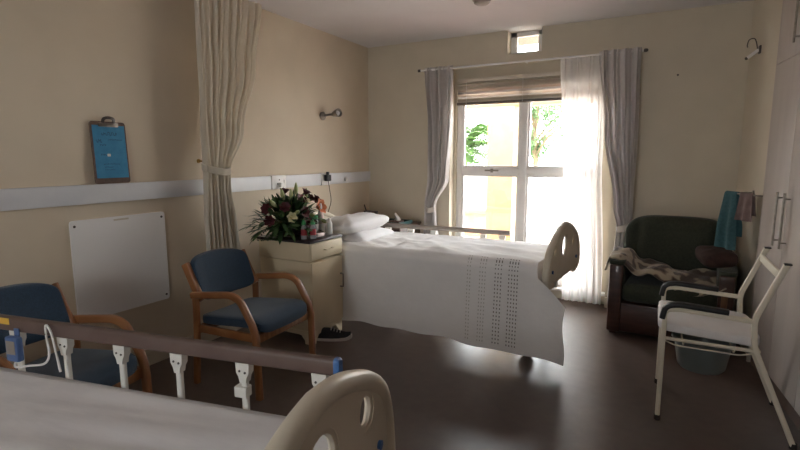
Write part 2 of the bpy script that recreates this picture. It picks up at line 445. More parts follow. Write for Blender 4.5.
def leafstrip(bm, base, d, L, wd, droop, n=5, side=None):
    base = Vector(base); d = Vector(d).normalized(); pts = []
    for i in range(n + 1):
        t = i / n; pts.append(base + d * (L * t) + Vector((0, 0, -droop * t * t * L)))
    s = (side or d.cross(Vector((0, 0, 1)))); s = Vector(s)
    if s.length < 1e-3: s = Vector((1, 0, 0))
    s.normalize(); prev = None
    for i, p in enumerate(pts):
        t = i / n; w_ = wd * (math.sin(PI * min(1, 0.12 + 0.88 * t)) ** 0.8) * 0.5
        if i == n: cur = (bm.verts.new(p),)
        else: cur = (bm.verts.new(p - s * w_), bm.verts.new(p + s * w_))
        if prev:
            if len(cur) == 2: bm.faces.new((prev[0], prev[1], cur[1], cur[0]))
            else: bm.faces.new((prev[0], prev[1], cur[0]))
        prev = cur

def palm(x, y, z, sz, label, seed):
    rnd = random.Random(seed)
    t = thing('palm', label, 'palm', (x, y, -0.06), 0, 'plants beyond the garden wall')
    obj('trunk', lathe(nb(), [(0.14, 0), (0.11, z * 0.5), (0.12, z)], n=12), 'bark', t)
    bm = nb()
    for i in range(110):
        a = rnd.uniform(0, 2 * PI); el = rnd.uniform(-0.15, 1.3)
        d = Vector((math.cos(a) * math.cos(el), math.sin(a) * math.cos(el), math.sin(el)))
        L = sz * rnd.uniform(0.7, 1.1); dr = rnd.uniform(0.25, 0.6)
        for k in range(3, 15):
            f = k / 14; p = Vector((0, 0, z)) + d * (L * f) + Vector((0, 0, -dr * f * f * L))
            for sgn in (-1, 1):
                side = d.cross(Vector((0, 0, 1))).normalized() * sgn
                leafstrip(bm, p, side * 0.9 + d * 0.8 + Vector((0, 0, 0.2)), sz * 0.34 * (1.1 - 0.5 * f), 0.03 * sz, 0.5, 3)
    obj('fronds', bm, 'palmleaf', t, smooth=0, kind='stuff')

def tree(x, y, h, rx, rz, label, seed, nl=2600, lf=0.13):
    rnd = random.Random(seed)
    t = thing('tree', label, 'tree', (x, y, -0.06), 0, 'plants beyond the garden wall')
    bm = nb(); tube(bm, smooth_path([(0, 0, 0), (0.05, 0.02, h * 0.3), (-0.04, 0, h * 0.55), (0.02, 0, h * 0.8)]), 0.07 * h / 3, 8, up=(1, 0, 0))
    for i in range(7):
        a = rnd.uniform(0, 2 * PI); z0 = h * rnd.uniform(0.35, 0.6)
        tube(bm, smooth_path([(0, 0, z0), (math.cos(a) * rx * 0.35, math.sin(a) * rx * 0.35, z0 + h * 0.14), (math.cos(a) * rx * 0.7, math.sin(a) * rx * 0.7, z0 + h * 0.22)], 4), 0.025 * h / 3, 6, up=(1, 0.2, 0.1))
    obj('trunk', bm, 'bark', t)
    bm = nb()
    blobs = [(rnd.uniform(-.6, .6) * rx, rnd.uniform(-.6, .6) * rx, h * 0.68 + rnd.uniform(-.7, .7) * rz, rnd.uniform(.3, .5)) for _ in range(14)]
    for i in range(nl):
        b = rnd.choice(blobs); v = Vector((rnd.gauss(0, 1), rnd.gauss(0, 1), rnd.gauss(0, 1))).normalized() * (rnd.random() ** 0.5)
        p = Vector((b[0] + v.x * rx * b[3], b[1] + v.y * rx * b[3], b[2] + v.z * rz * b[3] * 1.1))
        leafstrip(bm, p, (rnd.uniform(-1, 1), rnd.uniform(-1, 1), rnd.uniform(-.7, .5)), lf * rnd.uniform(.7, 1.3), lf * 0.5, 0.3, 2)
    obj('foliage', bm, 'treeleaf', t, smooth=0, kind='stuff')
palm(-4.95, 13.0, 1.62, 1.75, 'bushy palm behind the garden wall left of the veranda column', 3)
tree(-3.85, 16.8, 3.9, 1.3, 1.2, 'thin leafy garden tree seen through the right window panes', 5, 4200)
tree(-7.2, 18.0, 3.4, 1.4, 1.1, 'dense green shrub tree far behind the palm', 8, 2200)
tree(-0.9, 16.5, 2.6, 1.3, 0.8, 'wide low green tree behind the voile curtain', 11, 2200)
tree(-5.0, 20.0, 3.1, 1.1, 1.0, 'small green tree just right of the veranda column', 14, 1800)

# ------------------------------------------------------------------ curtains, blind, rail
def curtain(bm, cx, wd, yc, amp, z0, z1, folds, nu, nv, ph=0.0, along='x', bulge=None):
    """cx(s), wd(s), amp(s): functions of s = 0 top .. 1 bottom"""
    def f(u, v):
        a = cx(v) + (u - 0.5) * wd(v)
        a += 0.012 * math.sin(u * 23 + v * 5)
        d = amp(v) * math.sin(u * folds * 2 * PI + ph + 1.1 * ns(u * 3, v * 2.2, 1.7)) + 0.25 * amp(v) * math.sin(u * folds * 4.6 * PI + v * 4)
        z = z1 + (z0 - z1) * v
        return (a, yc + d, z) if along == 'x' else (yc + d, a, z)
    return grid(bm, f, nu, nv)
def lerp(tbl):
    def f(s):
        for (a, x), (b, y) in zip(tbl, tbl[1:]):
            if s <= b:
                t = (s - a) / (b - a) if b > a else 0
                t = t * t * (3 - 2 * t); return x + (y - x) * t
        return tbl[-1][1]
    return f
t = thing('curtain_rail', 'thin white curtain rail across the top of the window', 'curtain rail', (0, 0, 0))
obj('rod', tube(nb(), [(-2.40, 4.925, 2.375), (-0.20, 4.925, 2.375)], 0.010, 10), 'white_paint', t)
for x in (-2.40, -0.20):
    obj('finial', lathe(nb(), [(0.004, -0.02), (0.014, -0.014), (0.016, 0), (0.012, 0.016), (0.003, 0.02)], (x, 4.925, 2.375), 12, 'x'), 'screw', t)
for x in (-2.36, -1.25, -0.24):
    obj('bracket', b2(x - 0.008, x + 0.008, 4.925, 4.9995, 2.366, 2.383, 0.002), 'white_paint', t)

t = thing('curtain', 'grey white curtain tied back at the left side of the window', 'curtain', (0, 0, 0))
bm = curtain(nb(), lerp([(0, -2.17), (.25, -2.15), (.5, -2.17), (.63, -2.255), (.68, -2.255), (1, -2.21)]),
             lerp([(0, .34), (.25, .30), (.5, .25), (.63, .12), (.68, .13), (.85, .22), (1, .25)]), 4.925,
             lerp([(0, .022), (.2, .035), (.63, .03), (1, .04)]), 0.05, 2.40, 7, 120, 60)
obj('drop', bm, 'curtain', t, smooth=60)
obj('tie_band', sweep(nb(), smooth_path([(-2.315, 4.935, .90), (-2.26, 4.87, .865), (-2.19, 4.915, .885), (-2.25, 4.975, .90)], 8, True), rrect(0.012, 0.055), closed=True), 'band', t)

t = thing('curtain', 'heavy grey white curtain gathered at the right side of the window', 'curtain', (0, 0, 0))
bm = curtain(nb(), lerp([(0, -.40), (.3, -.36), (.6, -.305), (.68, -.285), (1, -.29)]),
             lerp([(0, .36), (.3, .30), (.6, .15), (.68, .11), (.85, .16), (1, .18)]), 4.90,
             lerp([(0, .022), (.25, .038), (.68, .026), (1, .03)]), 0.06, 2.40, 8, 130, 60, 0.7)
obj('drop', bm, 'curtain', t, smooth=60)
obj('tie_band', sweep(nb(), smooth_path([(-.345, 4.91, .78), (-.29, 4.85, .80), (-.225, 4.89, .83), (-.28, 4.94, .80)], 8, True), rrect(0.012, 0.06), closed=True), 'band', t)

bm = curtain(nb(), lerp([(0, -.73), (.4, -.69), (1, -.63)]), lerp([(0, .40), (.5, .36), (1, .35)]), 4.968, lerp([(0, .010), (.3, .014), (1, .016)]), 0.03, 2.39, 9, 150, 30, 0.3)
tag(obj('voile_curtain', bm, 'sheer', smooth=60), 'sheer white voile curtain glowing against the right window pane', 'curtain')

t = thing('venetian_blind', 'cream venetian blind drawn up at the top of the window', 'blind', (0, 0, 0))
bx0, bx1, by = WX0 + 0.02, -0.56, 5.075
obj('head_rail', b2(bx0, bx1, by - 0.025, by + 0.025, 2.235, 2.275, 0.004), 'blind', t)
for i, z in enumerate((2.205, 2.155, 2.105, 2.058)):
    bm = nb(); grid(bm, lambda u, v: (bx0 + (bx1 - bx0) * u, by + (v - .5) * 0.05, z - 0.020 * (v - .5) + 0.004 * math.sin(PI * v)), 2, 6); solid(bm, 0.003)
    obj('slat', bm, 'blind', t)
for i in range(3):
    obj('slat', b2(bx0, bx1, by - 0.025, by + 0.025, 2.030 + i * 0.0055, 2.033 + i * 0.0055), 'blind', t, smooth=0)
obj('bottom_rail', b2(bx0, bx1, by - 0.027, by + 0.027, 2.000, 2.027, 0.004), 'blind_d', t)
for x in (-1.90, -1.30, -0.70):
    obj('ladder_cord', tube(nb(), [(x, by - 0.030, 2.24), (x, by - 0.030, 2.01)], 0.0025, 6, up=(1, 0, 0)), 'whitepl', t)

# ward curtain near the left wall
t = thing('ward_curtain', 'long cream ward curtain tied back beside the left wall', 'curtain', (0, 0, 0))
bm = curtain(nb(), lerp([(0, 2.78), (.25, 2.73), (.5, 2.65), (.66, 2.585), (.72, 2.58), (1, 2.60)]),
             lerp([(0, .66), (.25, .57), (.5, .40), (.66, .22), (.72, .22), (.85, .27), (1, .30)]), -2.925,
             lerp([(0, .018), (.3, .022), (.66, .030), (1, .030)]), 0.66, 2.66, 11, 200, 60, 0.2, 'y')
obj('drop', bm, 'privacy', t, smooth=60)
obj('tie_band', sweep(nb(), smooth_path([(-3.01, 2.58, 1.40), (-2.94, 2.465, 1.375), (-2.845, 2.58, 1.34), (-2.93, 2.70, 1.36)], 8, True), rrect(0.012, 0.05), closed=True), 'privacy', t)
bm = b2(-2.95, -2.90, 2.40, 3.04, 2.655, 2.6995, 0.004); tag(obj('ceiling_track', bm, 'white_pvc'), 'white ceiling track carrying the ward curtain', 'curtain track')
t = thing('curtain_hook', 'small brass curtain hook on the wall beside the ward curtain', 'hook', (XL, 2.56, 1.42))
obj('back_plate', lathe(nb(), [(0.016, 0.0005), (0.016, 0.006), (0.008, 0.010)], n=14, axis='x'), 'brass', t)
obj('hook', tube(nb(), smooth_path([(0.006, 0, 0), (0.045, 0.02, 0.0), (0.06, 0.05, 0.004), (0.05, 0.07, 0.02)], 5), 0.006, 8), 'brass', t)

# ------------------------------------------------------------------ left wall fittings
t = thing('bedhead_trunking', 'white plastic service trunking running along the left wall', 'trunking', (XL, 0, 0))
for y0, y1 in ((-1.2, 1.0), (1.003, 3.30), (3.49, 4.02), (4.17, 4.985)):
    obj('cover', b2(0.0005, 0.032, y0, y1, 1.166, 1.282, 0.004), 'white_pvc', t)
for y0, y1 in ((3.303, 3.487), (4.023, 4.167)):
    s = obj('socket_plate', b2(0.0005, 0.040, y0, y1, 1.162, 1.286, 0.006), 'whitepl', t)
    yc = (y0 + y1) / 2
    for dy, dz in ((0, 0.024), (-0.022, -0.012), (0.022, -0.012)):
        obj('pin_hole', lathe(nb(), [(0.007, 0.0395), (0.007, 0.0415)], (0, yc + dy, 1.222 + dz), 10, 'x'), 'black', s)
    obj('switch', b2(0.040, 0.046, y1 - 0.035, y1 - 0.012, 1.20, 1.245, 0.002), 'whitepl', s)
obj('gas_knob', lathe(nb(), [(0.022, 0.032), (0.022, 0.05), (0.012, 0.056)], (0, 4.45, 1.21), 16, 'x'), 'whitepl', t)
t = thing('phone_charger', 'black charger plugged into the trunking socket above the bottles', 'charger', (XL + 0.0425, 4.09, 1.215))
obj('plug', b2(0, 0.05, -0.035, 0.03, -0.01, 0.055, 0.008), 'black', t)
obj('plug_top', b2(0.01, 0.04, -0.012, 0.012, 0.05, 0.085, 0.006), 'black', t)
obj('lead', tube(nb(), smooth_path([(0.03, 0, -0.01), (0.045, 0.0, -0.10), (0.05, 0.012, -0.22), (0.03, -0.03, -0.36), (0.04, -0.06, -0.46)], 6), 0.003, 6, up=(1, 0, 0)), 'black', t)
t = thing('socket_lead', 'thin white lead hanging from the socket above the flowers', 'lead', (XL + 0.042, 3.40, 1.20))
obj('plug', b2(0, 0.035, -0.022, 0.022, -0.022, 0.022, 0.006), 'whitepl', t)
obj('cable', tube(nb(), smooth_path([(0.03, 0, 0), (0.05, 0.02, -0.09), (0.045, 0.05, -0.25), (0.04, 0.03, -0.42), (0.03, 0.05, -0.6)], 6), 0.003, 6, up=(1, 0, 0)), 'whitepl', t)

t = thing('wall_lamp', 'steel swivel reading lamp on the left wall above the bed', 'lamp', (XL, 4.10, 1.865))
obj('wall_plate', lathe(nb(), [(0.04, 0.0005), (0.042, 0.02), (0.03, 0.032), (0.02, 0.036)], n=20, axis='x'), 'steel', t)
obj('arm', tube(nb(), smooth_path([(0.03, 0, 0), (0.06, 0.02, 0.008), (0.09, 0.05, 0.016)], 5), 0.012, 10), 'steel', t)
h = obj('lamp_head', lathe(nb(), [(0.020, -0.05), (0.030, -0.03), (0.036, 0.0), (0.042, 0.03), (0.044, 0.05), (0.036, 0.05), (0.030, 0.02), (0.006, 0.0)], n=20, axis='x', cap=False), 'steel', t)
h.location = (0.12, 0.075, 0.024); h.rotation_euler = (0, R(-8), R(-15))
o = obj('bulb', lathe(nb(), [(0.005, 0), (0.022, 0.01), (0.026, 0.03), (0.016, 0.044), (0.003, 0.048)], n=14, axis='x'), 'whitepl', h)

# clipboard leaning on the trunking
t = thing('clipboard', 'brown clipboard with a blue paper sheet resting on the trunking', 'clipboard', (XL + 0.028, 1.88, 1.284))
t.rotation_euler = (0, R(-2.6), 0); cb = t
def pt(a, b, d): return (d, a, b)
def rpoly(w, h, r, z0=0): return [(x, y + h / 2 + z0) for x, y in rrect(w, h, r, 4)]
obj('board', prism(nb(), [rpoly(0.225, 0.385, 0.018)], 0.006, lambda a, b, d: (d - 0.003, a, b)), 'brown', t)
p = obj('paper', prism(nb(), [[(-0.100, 0.035), (0.104, 0.035), (0.104, 0.362), (-0.100, 0.362)]], 0.0012, lambda a, b, d: (d + 0.0035, a, b)), 'paper', t)
rnd = random.Random(4); bm = nb()
def stroke(y0, y1, z, h):
    vs_ = [bm.verts.new((0.0053, a, c)) for a, c in ((y0, z), (y1, z), (y1, z + h), (y0, z + h))]; bm.faces.new(vs_)
def scrib(y0, y1, z, h, n):
    wd = (y1 - y0) / n
    for i in range(n):
        a = y0 + i * wd
        stroke(a, a + wd * 0.28, z, h * rnd.uniform(0.7, 1)); stroke(a, a + wd * 0.75, z + h * rnd.choice((0, 0.45, 0.8)), h * 0.2)
scrib(-0.045, 0.055, 0.300, 0.020, 8); scrib(-0.08, -0.045, 0.255, 0.022, 3); scrib(-0.005, 0.085, 0.268, 0.010, 7)
scrib(-0.06, -0.02, 0.235, 0.010, 4); scrib(-0.06, -0.025, 0.175, 0.011, 4)
scrib(-0.05, 0.055, 0.118, 0.008, 12); scrib(-0.045, 0.01, 0.100, 0.007, 7); scrib(-0.045, 0.02, 0.083, 0.007, 7)
obj('handwriting', bm, 'ink', p, smooth=0, kind='stuff')
obj('eraser_mark', b2(0.0048, 0.0056, -0.022, -0.002, 0.170, 0.186), 'blind', p, smooth=0)
obj('clip_plate', b2(0.004, 0.016, -0.062, 0.062, 0.352, 0.378, 0.004), 'steel', t)
obj('clip_lever', sweep(nb(), smooth_path([(0.010, -0.035, 0.375), (0.018, -0.03, 0.40), (0.02, 0, 0.408), (0.018, 0.03, 0.40), (0.010, 0.035, 0.375)], 5), rrect(0.018, 0.01, 0.003), up=(1, 0, 0)), 'screw', t)

t = thing('whiteboard', 'blank whiteboard panel screwed to the left wall below the trunking', 'whiteboard', (XL, 1.92, 0.44))
obj('panel', prism(nb(), [rpoly(0.63, 0.63, 0.02)], 0.012, lambda a, b, d: (0.0008 + d, a, b)), 'wb', t)
for a, b in ((-0.29, 0.595), (0.29, 0.595), (-0.29, 0.035), (0.29, 0.035)):
    obj('screw', lathe(nb(), [(0.008, 0.0128), (0.007, 0.016), (0.002, 0.017)], (0, a, b), 12, 'x'), 'screw', t)
obj('maker_plate', b2(0.0128, 0.0140, -0.05, 0.05, 0.604, 0.615), 'blind', t, smooth=0)

# ------------------------------------------------------------------ wooden armchairs
def make_armchair():
    t = thing('wooden_armchair', 'beech armchair with navy seat beside the cream locker', 'chair', (0, 0, 0), 0, 'beech armchairs along the left wall')
    for s in (-1, 1):
        y = s * 0.275
        pts = fillet([(-0.24, y, 0.585), (0.08, y, 0.625), (0.155, y, 0.60), (0.265, y, 0.42), (0.275, y, 0.0)], 0.07, 6)
        obj('arm', sweep(nb(), pts, rrect(0.042, 0.034, 0.010), up=(0, 1, 0)), 'wood', t)
        obj('rear_leg', sweep(nb(), fillet([(-0.245, y * 0.985, 0.0), (-0.215, y * 0.985, 0.42), (-0.215, y * 0.985, 0.60)], 0.1), rrect(0.040, 0.034, 0.010), up=(0, 1, 0)), 'wood', t)
        obj('back_post', sweep(nb(), fillet([(-0.19, y * 0.90, 0.55), (-0.235, y * 0.90, 0.62), (-0.315, y * 0.90, 0.775)], 0.06), rrect(0.060, 0.030, 0.010), up=(0, 1, 0)), 'wood', t)
        obj('side_rail', b2(-0.215, 0.25, y * 0.93 - 0.012, y * 0.93 + 0.012, 0.345, 0.395, 0.004), 'wood', t)
    obj('front_rail', b2(0.235, 0.258, -0.262, 0.262, 0.335, 0.39, 0.004), 'wood', t)
    obj('back_rail', b2(-0.225, -0.203, -0.262, 0.262, 0.335, 0.39, 0.004), 'wood', t)
    def sf(p):
        x, y, z = p
        w = 0.5 + 0.5 * x / 0.26
        return Vector((x, y * (0.93 + 0.07 * w), z + 0.022 * (x / 0.26) - (0.035 * max(0, (x - 0.15) / 0.11) ** 2) + 0.012 * (y / 0.25) ** 2))
    obj('seat', superell(nb(), (0.02, 0, 0.425), (0.27, 0.252, 0.038), 0.35, 0.25, 48, 14, sf), 'blue', t)
    def bf(p):
        x, y, z = p
        tilt = -0.36 * z; c = -0.055 * (1 - (y / 0.25) ** 2)
        zz = z * (1 - 0.0 * abs(y)) + (0.03 * (1 - (y / 0.25) ** 2) if z > 0 else -0.01 * (1 - (y / 0.25) ** 2))
        return Vector((x + tilt + c, y, zz))
    obj('backrest', superell(nb(), (-0.232, 0, 0.665), (0.030, 0.238, 0.125), 0.3, 0.28, 48, 22, bf), 'blue', t)
    return t
ch = make_armchair(); ch.location = (-2.345, 2.305, 0); ch.rotation_euler = (0, 0, R(3))
c2 = copy_tree(ch); c2.location = (-2.485, 1.160, 0); c2.rotation_euler = (0, 0, R(8))
c2['label'] = 'beech armchair with navy seat under the whiteboard behind the bed rail'

# ------------------------------------------------------------------ bedside locker
t = thing('bedside_locker', 'cream bedside locker with a dark top between chair and bed', 'bedside locker', (-2.565, 3.072, 0))
hx, hy = 0.255, 0.20
obj('body', b2(-hx, hx, -hy, hy, 0.105, 0.655, 0.006), 'cream_lam', t)
obj('upper_box', b2(-hx - 0.004, hx, -hy - 0.004, hy + 0.004, 0.658, 0.800, 0.006), 'cream_lam', t)
obj('top', b2(-hx - 0.02, hx + 0.012, -hy - 0.012, hy + 0.012, 0.800, 0.820, 0.004), 'dark_top', t)
dr = obj('drawer', b2(hx, hx + 0.016, -hy, hy, 0.665, 0.795, 0.004), 'cream_lam', t)
obj('handle', tube(nb(), fillet([(hx + 0.016, -0.05, 0.735), (hx + 0.04, -0.05, 0.735), (hx + 0.04, 0.05, 0.735), (hx + 0.016, 0.05, 0.735)], 0.01), 0.0045, 8), 'cream_lam', dr)
dd = obj('door', b2(hx, hx + 0.016, -hy + 0.002, hy - 0.002, 0.115, 0.648, 0.004), 'cream_lam', t)
obj('handle', tube(nb(), fillet([(hx + 0.016, 0.165, 0.50), (hx + 0.045, 0.165, 0.50), (hx + 0.045, 0.165, 0.39), (hx + 0.016, 0.165, 0.39)], 0.01), 0.006, 8, up=(0, 1, 0)), 'steel', dd)
def apron(L):
    pts = [(-L / 2, 0.105), (-L / 2, 0.0), (-L / 2 + 0.05, 0.0), (-L / 2 + 0.055, 0.03), (-L / 2 + 0.075, 0.05), (-L / 2 + 0.085, 0.065), (-L / 2 + 0.11, 0.07)]
    return pts + [(-a, b) for a, b in pts[::-1]]
obj('plinth', prism(nb(), [apron(2 * hy)], 0.016, lambda a, b, d: (hx - 0.016 + d, a, b)), 'cream_lam', t)
obj('plinth', prism(nb(), [apron(2 * hx - 0.035)], 0.016, lambda a, b, d: (a, -hy + d, b)), 'cream_lam', t)
obj('plinth', prism(nb(), [apron(2 * hx - 0.035)], 0.016, lambda a, b, d: (a, hy - d, b)), 'cream_lam', t)
obj('back_foot', b2(-hx, -hx + 0.016, -hy, hy, 0, 0.105), 'cream_lam', t, smooth=0)

# flower arrangement
t = thing('flower_arrangement', 'large arrangement of lily buds and dark red flowers on the locker', 'flowers', (-2.62, 3.00, 0.821))
obj('bowl', lathe(nb(), [(0.07, 0), (0.11, 0.02), (0.125, 0.08), (0.12, 0.085), (0.1, 0.075), (0.01, 0.07)], n=24), 'dark_top', t)
rnd = random.Random(21); bm = nb(); bmd = nb()
for i in range(760):
    a = rnd.uniform(0, 2 * PI); el = rnd.uniform(-0.25, 1.35)
    d = Vector((math.cos(a) * math.cos(el), math.sin(a) * math.cos(el), math.sin(el)))
    r0 = rnd.uniform(0.02, 0.19)
    p = Vector((d.x * r0 * 1.0, d.y * r0 * (1.75 if d.y < 0 else 1.2), max(0.05, 0.10 + d.z * r0)))
    p.x = max(p.x, -0.30)
    L = rnd.uniform(0.08, 0.15)
    leafstrip(bm if i % 3 else bmd, p, d + Vector((rnd.uniform(-.5, .5), rnd.uniform(-.5, .5), rnd.uniform(-.4, .4))), L, L * rnd.uniform(.22, .4), rnd.uniform(0.0, 0.5), 4)
obj('foliage', bm, 'leaf', t, smooth=0, kind='stuff'); obj('bright_foliage', bmd, 'leaf2', t, smooth=0, kind='stuff')
bm = nb()   # loose fern fronds hanging over the left edge
for y0, z0, dx, dy in ((-0.22, 0.14, -0.05, -1), (-0.20, 0.10, 0.25, -1), (-0.22, 0.07, 0.1, -1), (-0.18, 0.07, 0.5, -1), (-0.2, 0.12, 0.7, -1)):
    d = Vector((dx, dy, -0.1)).normalized()
    for k in range(12):
        f = k / 11; p = Vector((0, y0 + 0.08, z0)) + d * (0.20 * f) + Vector((0, 0, -0.10 * f * f))
        p.z = max(p.z, 0.02)
        for sgn in (-1, 1):
            leafstrip(bm, p, d * 0.6 + Vector((d.y, -d.x, 0.1)) * sgn, 0.055 * (1 - 0.5 * f), 0.012, 0.2, 3)
obj('fern_frond', bm, 'leaf', t, smooth=0, kind='stuff')
def bud(p, d, L, r, m='bud'):
    p = Vector(p) + Vector((0, 0, -0.035)); d = Vector(d).normalized(); b = nb()
    sweep(b, [Vector(p) + d * (L * k / 8) for k in range(9)], circ(r, 8), up=(0.3, 0.2, 0.9), scale=[.35, .7, .92, 1, 1, .9, .72, .45, .12])
    tube(b, [Vector(p) - d * 0.10, Vector(p) + d * 0.01], 0.003, 6, up=(0.3, 0.2, 0.9))
    obj('lily_bud', b, m, t)
for p, d, L in (((0.06, -0.20, 0.29), (0.1, -1, 0.75), .10), ((0.02, -0.07, 0.33), (0, -0.3, 1), .10), ((0.06, -0.03, 0.33), (0.1, -0.15, 1), .09),
                ((0.0, 0.10, 0.36), (0, 0.03, 1), .10), ((0.03, 0.19, 0.32), (0, 0.05, 1), .09), ((0.16, 0.06, 0.12), (0.6, -0.1, -0.6), .10),
                ((0.16, -0.09, 0.24), (0.6, -0.5, 0.2), .09), ((0.17, 0.19, 0.16), (0.7, 0, -0.3), .07), ((0.14, 0.09, 0.20), (0.8, -0.2, 0.1), .07)):
    bud(p, d, L, 0.016)
def bloom(p, d, r, m, n=6, lay=1, name='flower'):
    d = Vector(d).normalized(); b = nb()
    u = d.orthogonal().normalized(); v = d.cross(u)
    for L_ in range(lay):
        for k in range(n):
            a = 2 * PI * (k + 0.5 * L_) / n; rad = u * math.cos(a) + v * math.sin(a); sd = d.cross(rad)
            open_ = 0.9 - 0.35 * L_; base = Vector(p); prev = None
            for i in range(6):
                tt = i / 5; pp = base + rad * (r * open_ * tt) + d * (r * 0.75 * math.sin(tt * 1.7) * (1 - 0.1 * L_))
                w_ = r * 0.42 * math.sin(PI * (0.1 + 0.86 * tt))
                cur = (b.verts.new(pp - sd * w_), b.verts.new(pp - d * w_ * 0.25), b.verts.new(pp + sd * w_))
                if prev:
                    b.faces.new((prev[0], prev[1], cur[1], cur[0])); b.faces.new((prev[1], prev[2], cur[2], cur[1]))
                prev = cur
    lathe_c = superell(b, Vector(p) + d * r * 0.25, (r * .22,) * 3, 1, 1, 8, 6)
    obj(name, b, m, t, smooth=50)
for p, d, r in (((0.10, 0.02, 0.28), (0.6, 0, 0.6), .055), ((0.08, 0.11, 0.33), (0.4, 0.2, 0.8), .05), ((-0.02, -0.02, 0.34), (0.2, 0, 1), .05), ((0.10, -0.15, 0.24), (0.5, -0.6, 0.4), .05),
                ((0.03, -0.26, 0.24), (0.3, -0.9, 0.2), .05), ((0.06, -0.27, 0.16), (0.5, -0.9, 0), .05), ((0.16, -0.03, 0.20), (1, 0, 0.2), .055), ((0.02, 0.24, 0.27), (0.2, 0.7, 0.6), .05), ((0.17, 0.0, 0.12), (1, 0, 0), .05)):
    bloom(p, d, r, 'wine', 7, 3)
bloom((0.15, 0.17, 0.22), (0.9, 0.1, 0.3), .075, 'orange', 6, 1, 'lily'); bloom((0.05, 0.28, 0.25), (0.3, 0.6, 0.6), .06, 'wine', 6, 2, 'lily')
bloom((0.12, 0.06, 0.27), (0.6, 0.1, 0.7), .045, 'creampetal', 6, 2, 'lily'); bloom((0.14, -0.14, 0.17), (0.8, -0.4, 0.2), .05, 'creampetal', 6, 2, 'lily')

# bottles on the locker
def small_bottle(x, y, label):
    t = thing('small_bottle', label, 'bottle', (x, y, 0.821), 0, 'green capped bottles on the locker')
    obj('body', lathe(nb(), [(0.020, 0), (0.023, 0.004), (0.023, 0.085), (0.018, 0.10), (0.012, 0.108), (0.012, 0.114)], n=18), 'clear', t)
    obj('label', lathe(nb(), [(0.0236, 0.03), (0.0236, 0.078)], n=18, cap=False), 'redlabel', t)
    obj('cap', lathe(nb(), [(0.016, 0.112), (0.017, 0.116), (0.016, 0.135), (0.008, 0.142), (0.006, 0.15)], n=16), 'greencap', t)
small_bottle(-2.415, 2.935, 'small clear bottle with green cap nearest the flowers')
small_bottle(-2.365, 2.985, 'small clear bottle with green cap and red label at locker corner')
t = thing('spray_bottle', 'tall pale pink bottle with tapered neck on the locker', 'bottle', (-2.45, 3.195, 0.821))
obj('body', lathe(nb(), [(0.028, 0), (0.031, 0.005), (0.031, 0.10), (0.022, 0.17), (0.014, 0.21)], n=20), 'pinkwhite', t)
obj('cap', lathe(nb(), [(0.014, 0.21), (0.015, 0.213), (0.012, 0.25), (0.004, 0.258)], n=16), 'whitepl', t)
obj('label', lathe(nb(), [(0.0316, 0.03), (0.0316, 0.09)], n=20, cap=False), 'whitepl', t)
t = thing('lotion_bottle', 'short white lotion bottle at the bed side of the locker', 'bottle', (-2.385, 3.225, 0.821))
obj('body', lathe(nb(), [(0.022, 0), (0.024, 0.004), (0.024, 0.09), (0.016, 0.105)], n=18), 'whitepl', t)
obj('cap', lathe(nb(), [(0.013, 0.105), (0.013, 0.13), (0.010, 0.134)], n=14), 'whitepl', t)
t = thing('dark_jar', 'dark glass jar standing behind the green capped bottles', 'jar', (-2.46, 3.115, 0.821))
obj('body', lathe(nb(), [(0.036, 0), (0.040, 0.006), (0.040, 0.12), (0.034, 0.135)], n=20), 'jar', t)
obj('lid', lathe(nb(), [(0.037, 0.135), (0.038, 0.138), (0.038, 0.16), (0.034, 0.164)], n=20), 'greencap', t)
obj('label', lathe(nb(), [(0.0406, 0.03), (0.0406, 0.095)], n=20, cap=False), 'whitepl', t)
t = thing('pill_box', 'flat pale pink box lying behind the bottles on the locker', 'box', (-2.40, 3.09, 0.821))
obj('carton', b2(-0.03, 0.03, -0.045, 0.045, 0, 0.03, 0.002), 'pinkwhite', t); obj('flap', b2(-0.028, 0.028, -0.0455, -0.0452, 0.004, 0.026), 'whitepl', t, smooth=0)

# shoes
def shoe(x, y, rz, label):
    t = thing('sneaker', label, 'shoe', (x, y, 0), rz, 'black sneakers on the floor by the locker')
    def outl(u):  # half width along length 0..1
        return 0.036 + 0.014 * math.sin(PI * min(1, u * 1.15)) - 0.02 * max(0, u - 0.8) / 0.2 * max(0, u - 0.8) / 0.2
    pts = []
    for k in range(13): u = k / 12; pts.append((-0.14 + 0.28 * u, outl(u)))
    loop = pts + [(a, -b * 0.92) for a, b in pts[::-1]]
    obj('sole', prism(nb(), [loop], 0.026, lambda a, b, d: (a, b, d + (0.018 * max(0, (a - 0.08) / 0.06) ** 2))), 'sole', t)
    b = nb(); rings = []
    for k in range(13):
        u = k / 12; xx = -0.135 + 0.265 * u; w_ = outl(u) * 0.94
        hgt = 0.075 - 0.045 * max(0, (u - 0.38) / 0.62) ** 0.8 + (0.018 * (1 - u / 0.2) if u < 0.2 else 0)
        rings.append([b.verts.new((xx, w_ * math.cos(a) * (1 if math.sin(a) < .5 else .92), 0.024 + (0.018 * max(0, (xx - 0.08) / 0.06) ** 2) + hgt * max(0, math.sin(a)) ** 0.7)) for a in [PI * i / 10 for i in range(11)]])
    for r0, r1 in zip(rings, rings[1:]):
        for i in range(10): b.faces.new((r0[i], r0[i + 1], r1[i + 1], r1[i]))
    b.faces.new(rings[0]); b.faces.new(rings[-1])
    obj('upper', b, 'shoe', t)
    bl = nb()
    for k in range(4):
        u = 0.42 + k * 0.09; xx = -0.135 + 0.265 * u; z = 0.026 + 0.075 - 0.045 * max(0, (u - 0.38) / 0.62) ** 0.8
        tube(bl, [(xx, -0.026, z - 0.008), (xx, 0, z + 0.004), (xx, 0.026, z - 0.008)], 0.0035, 6)
    obj('laces', bl, 'sole', t)
shoe(-2.235, 3.06, R(28), 'black sneaker with white sole standing out in front of the locker')
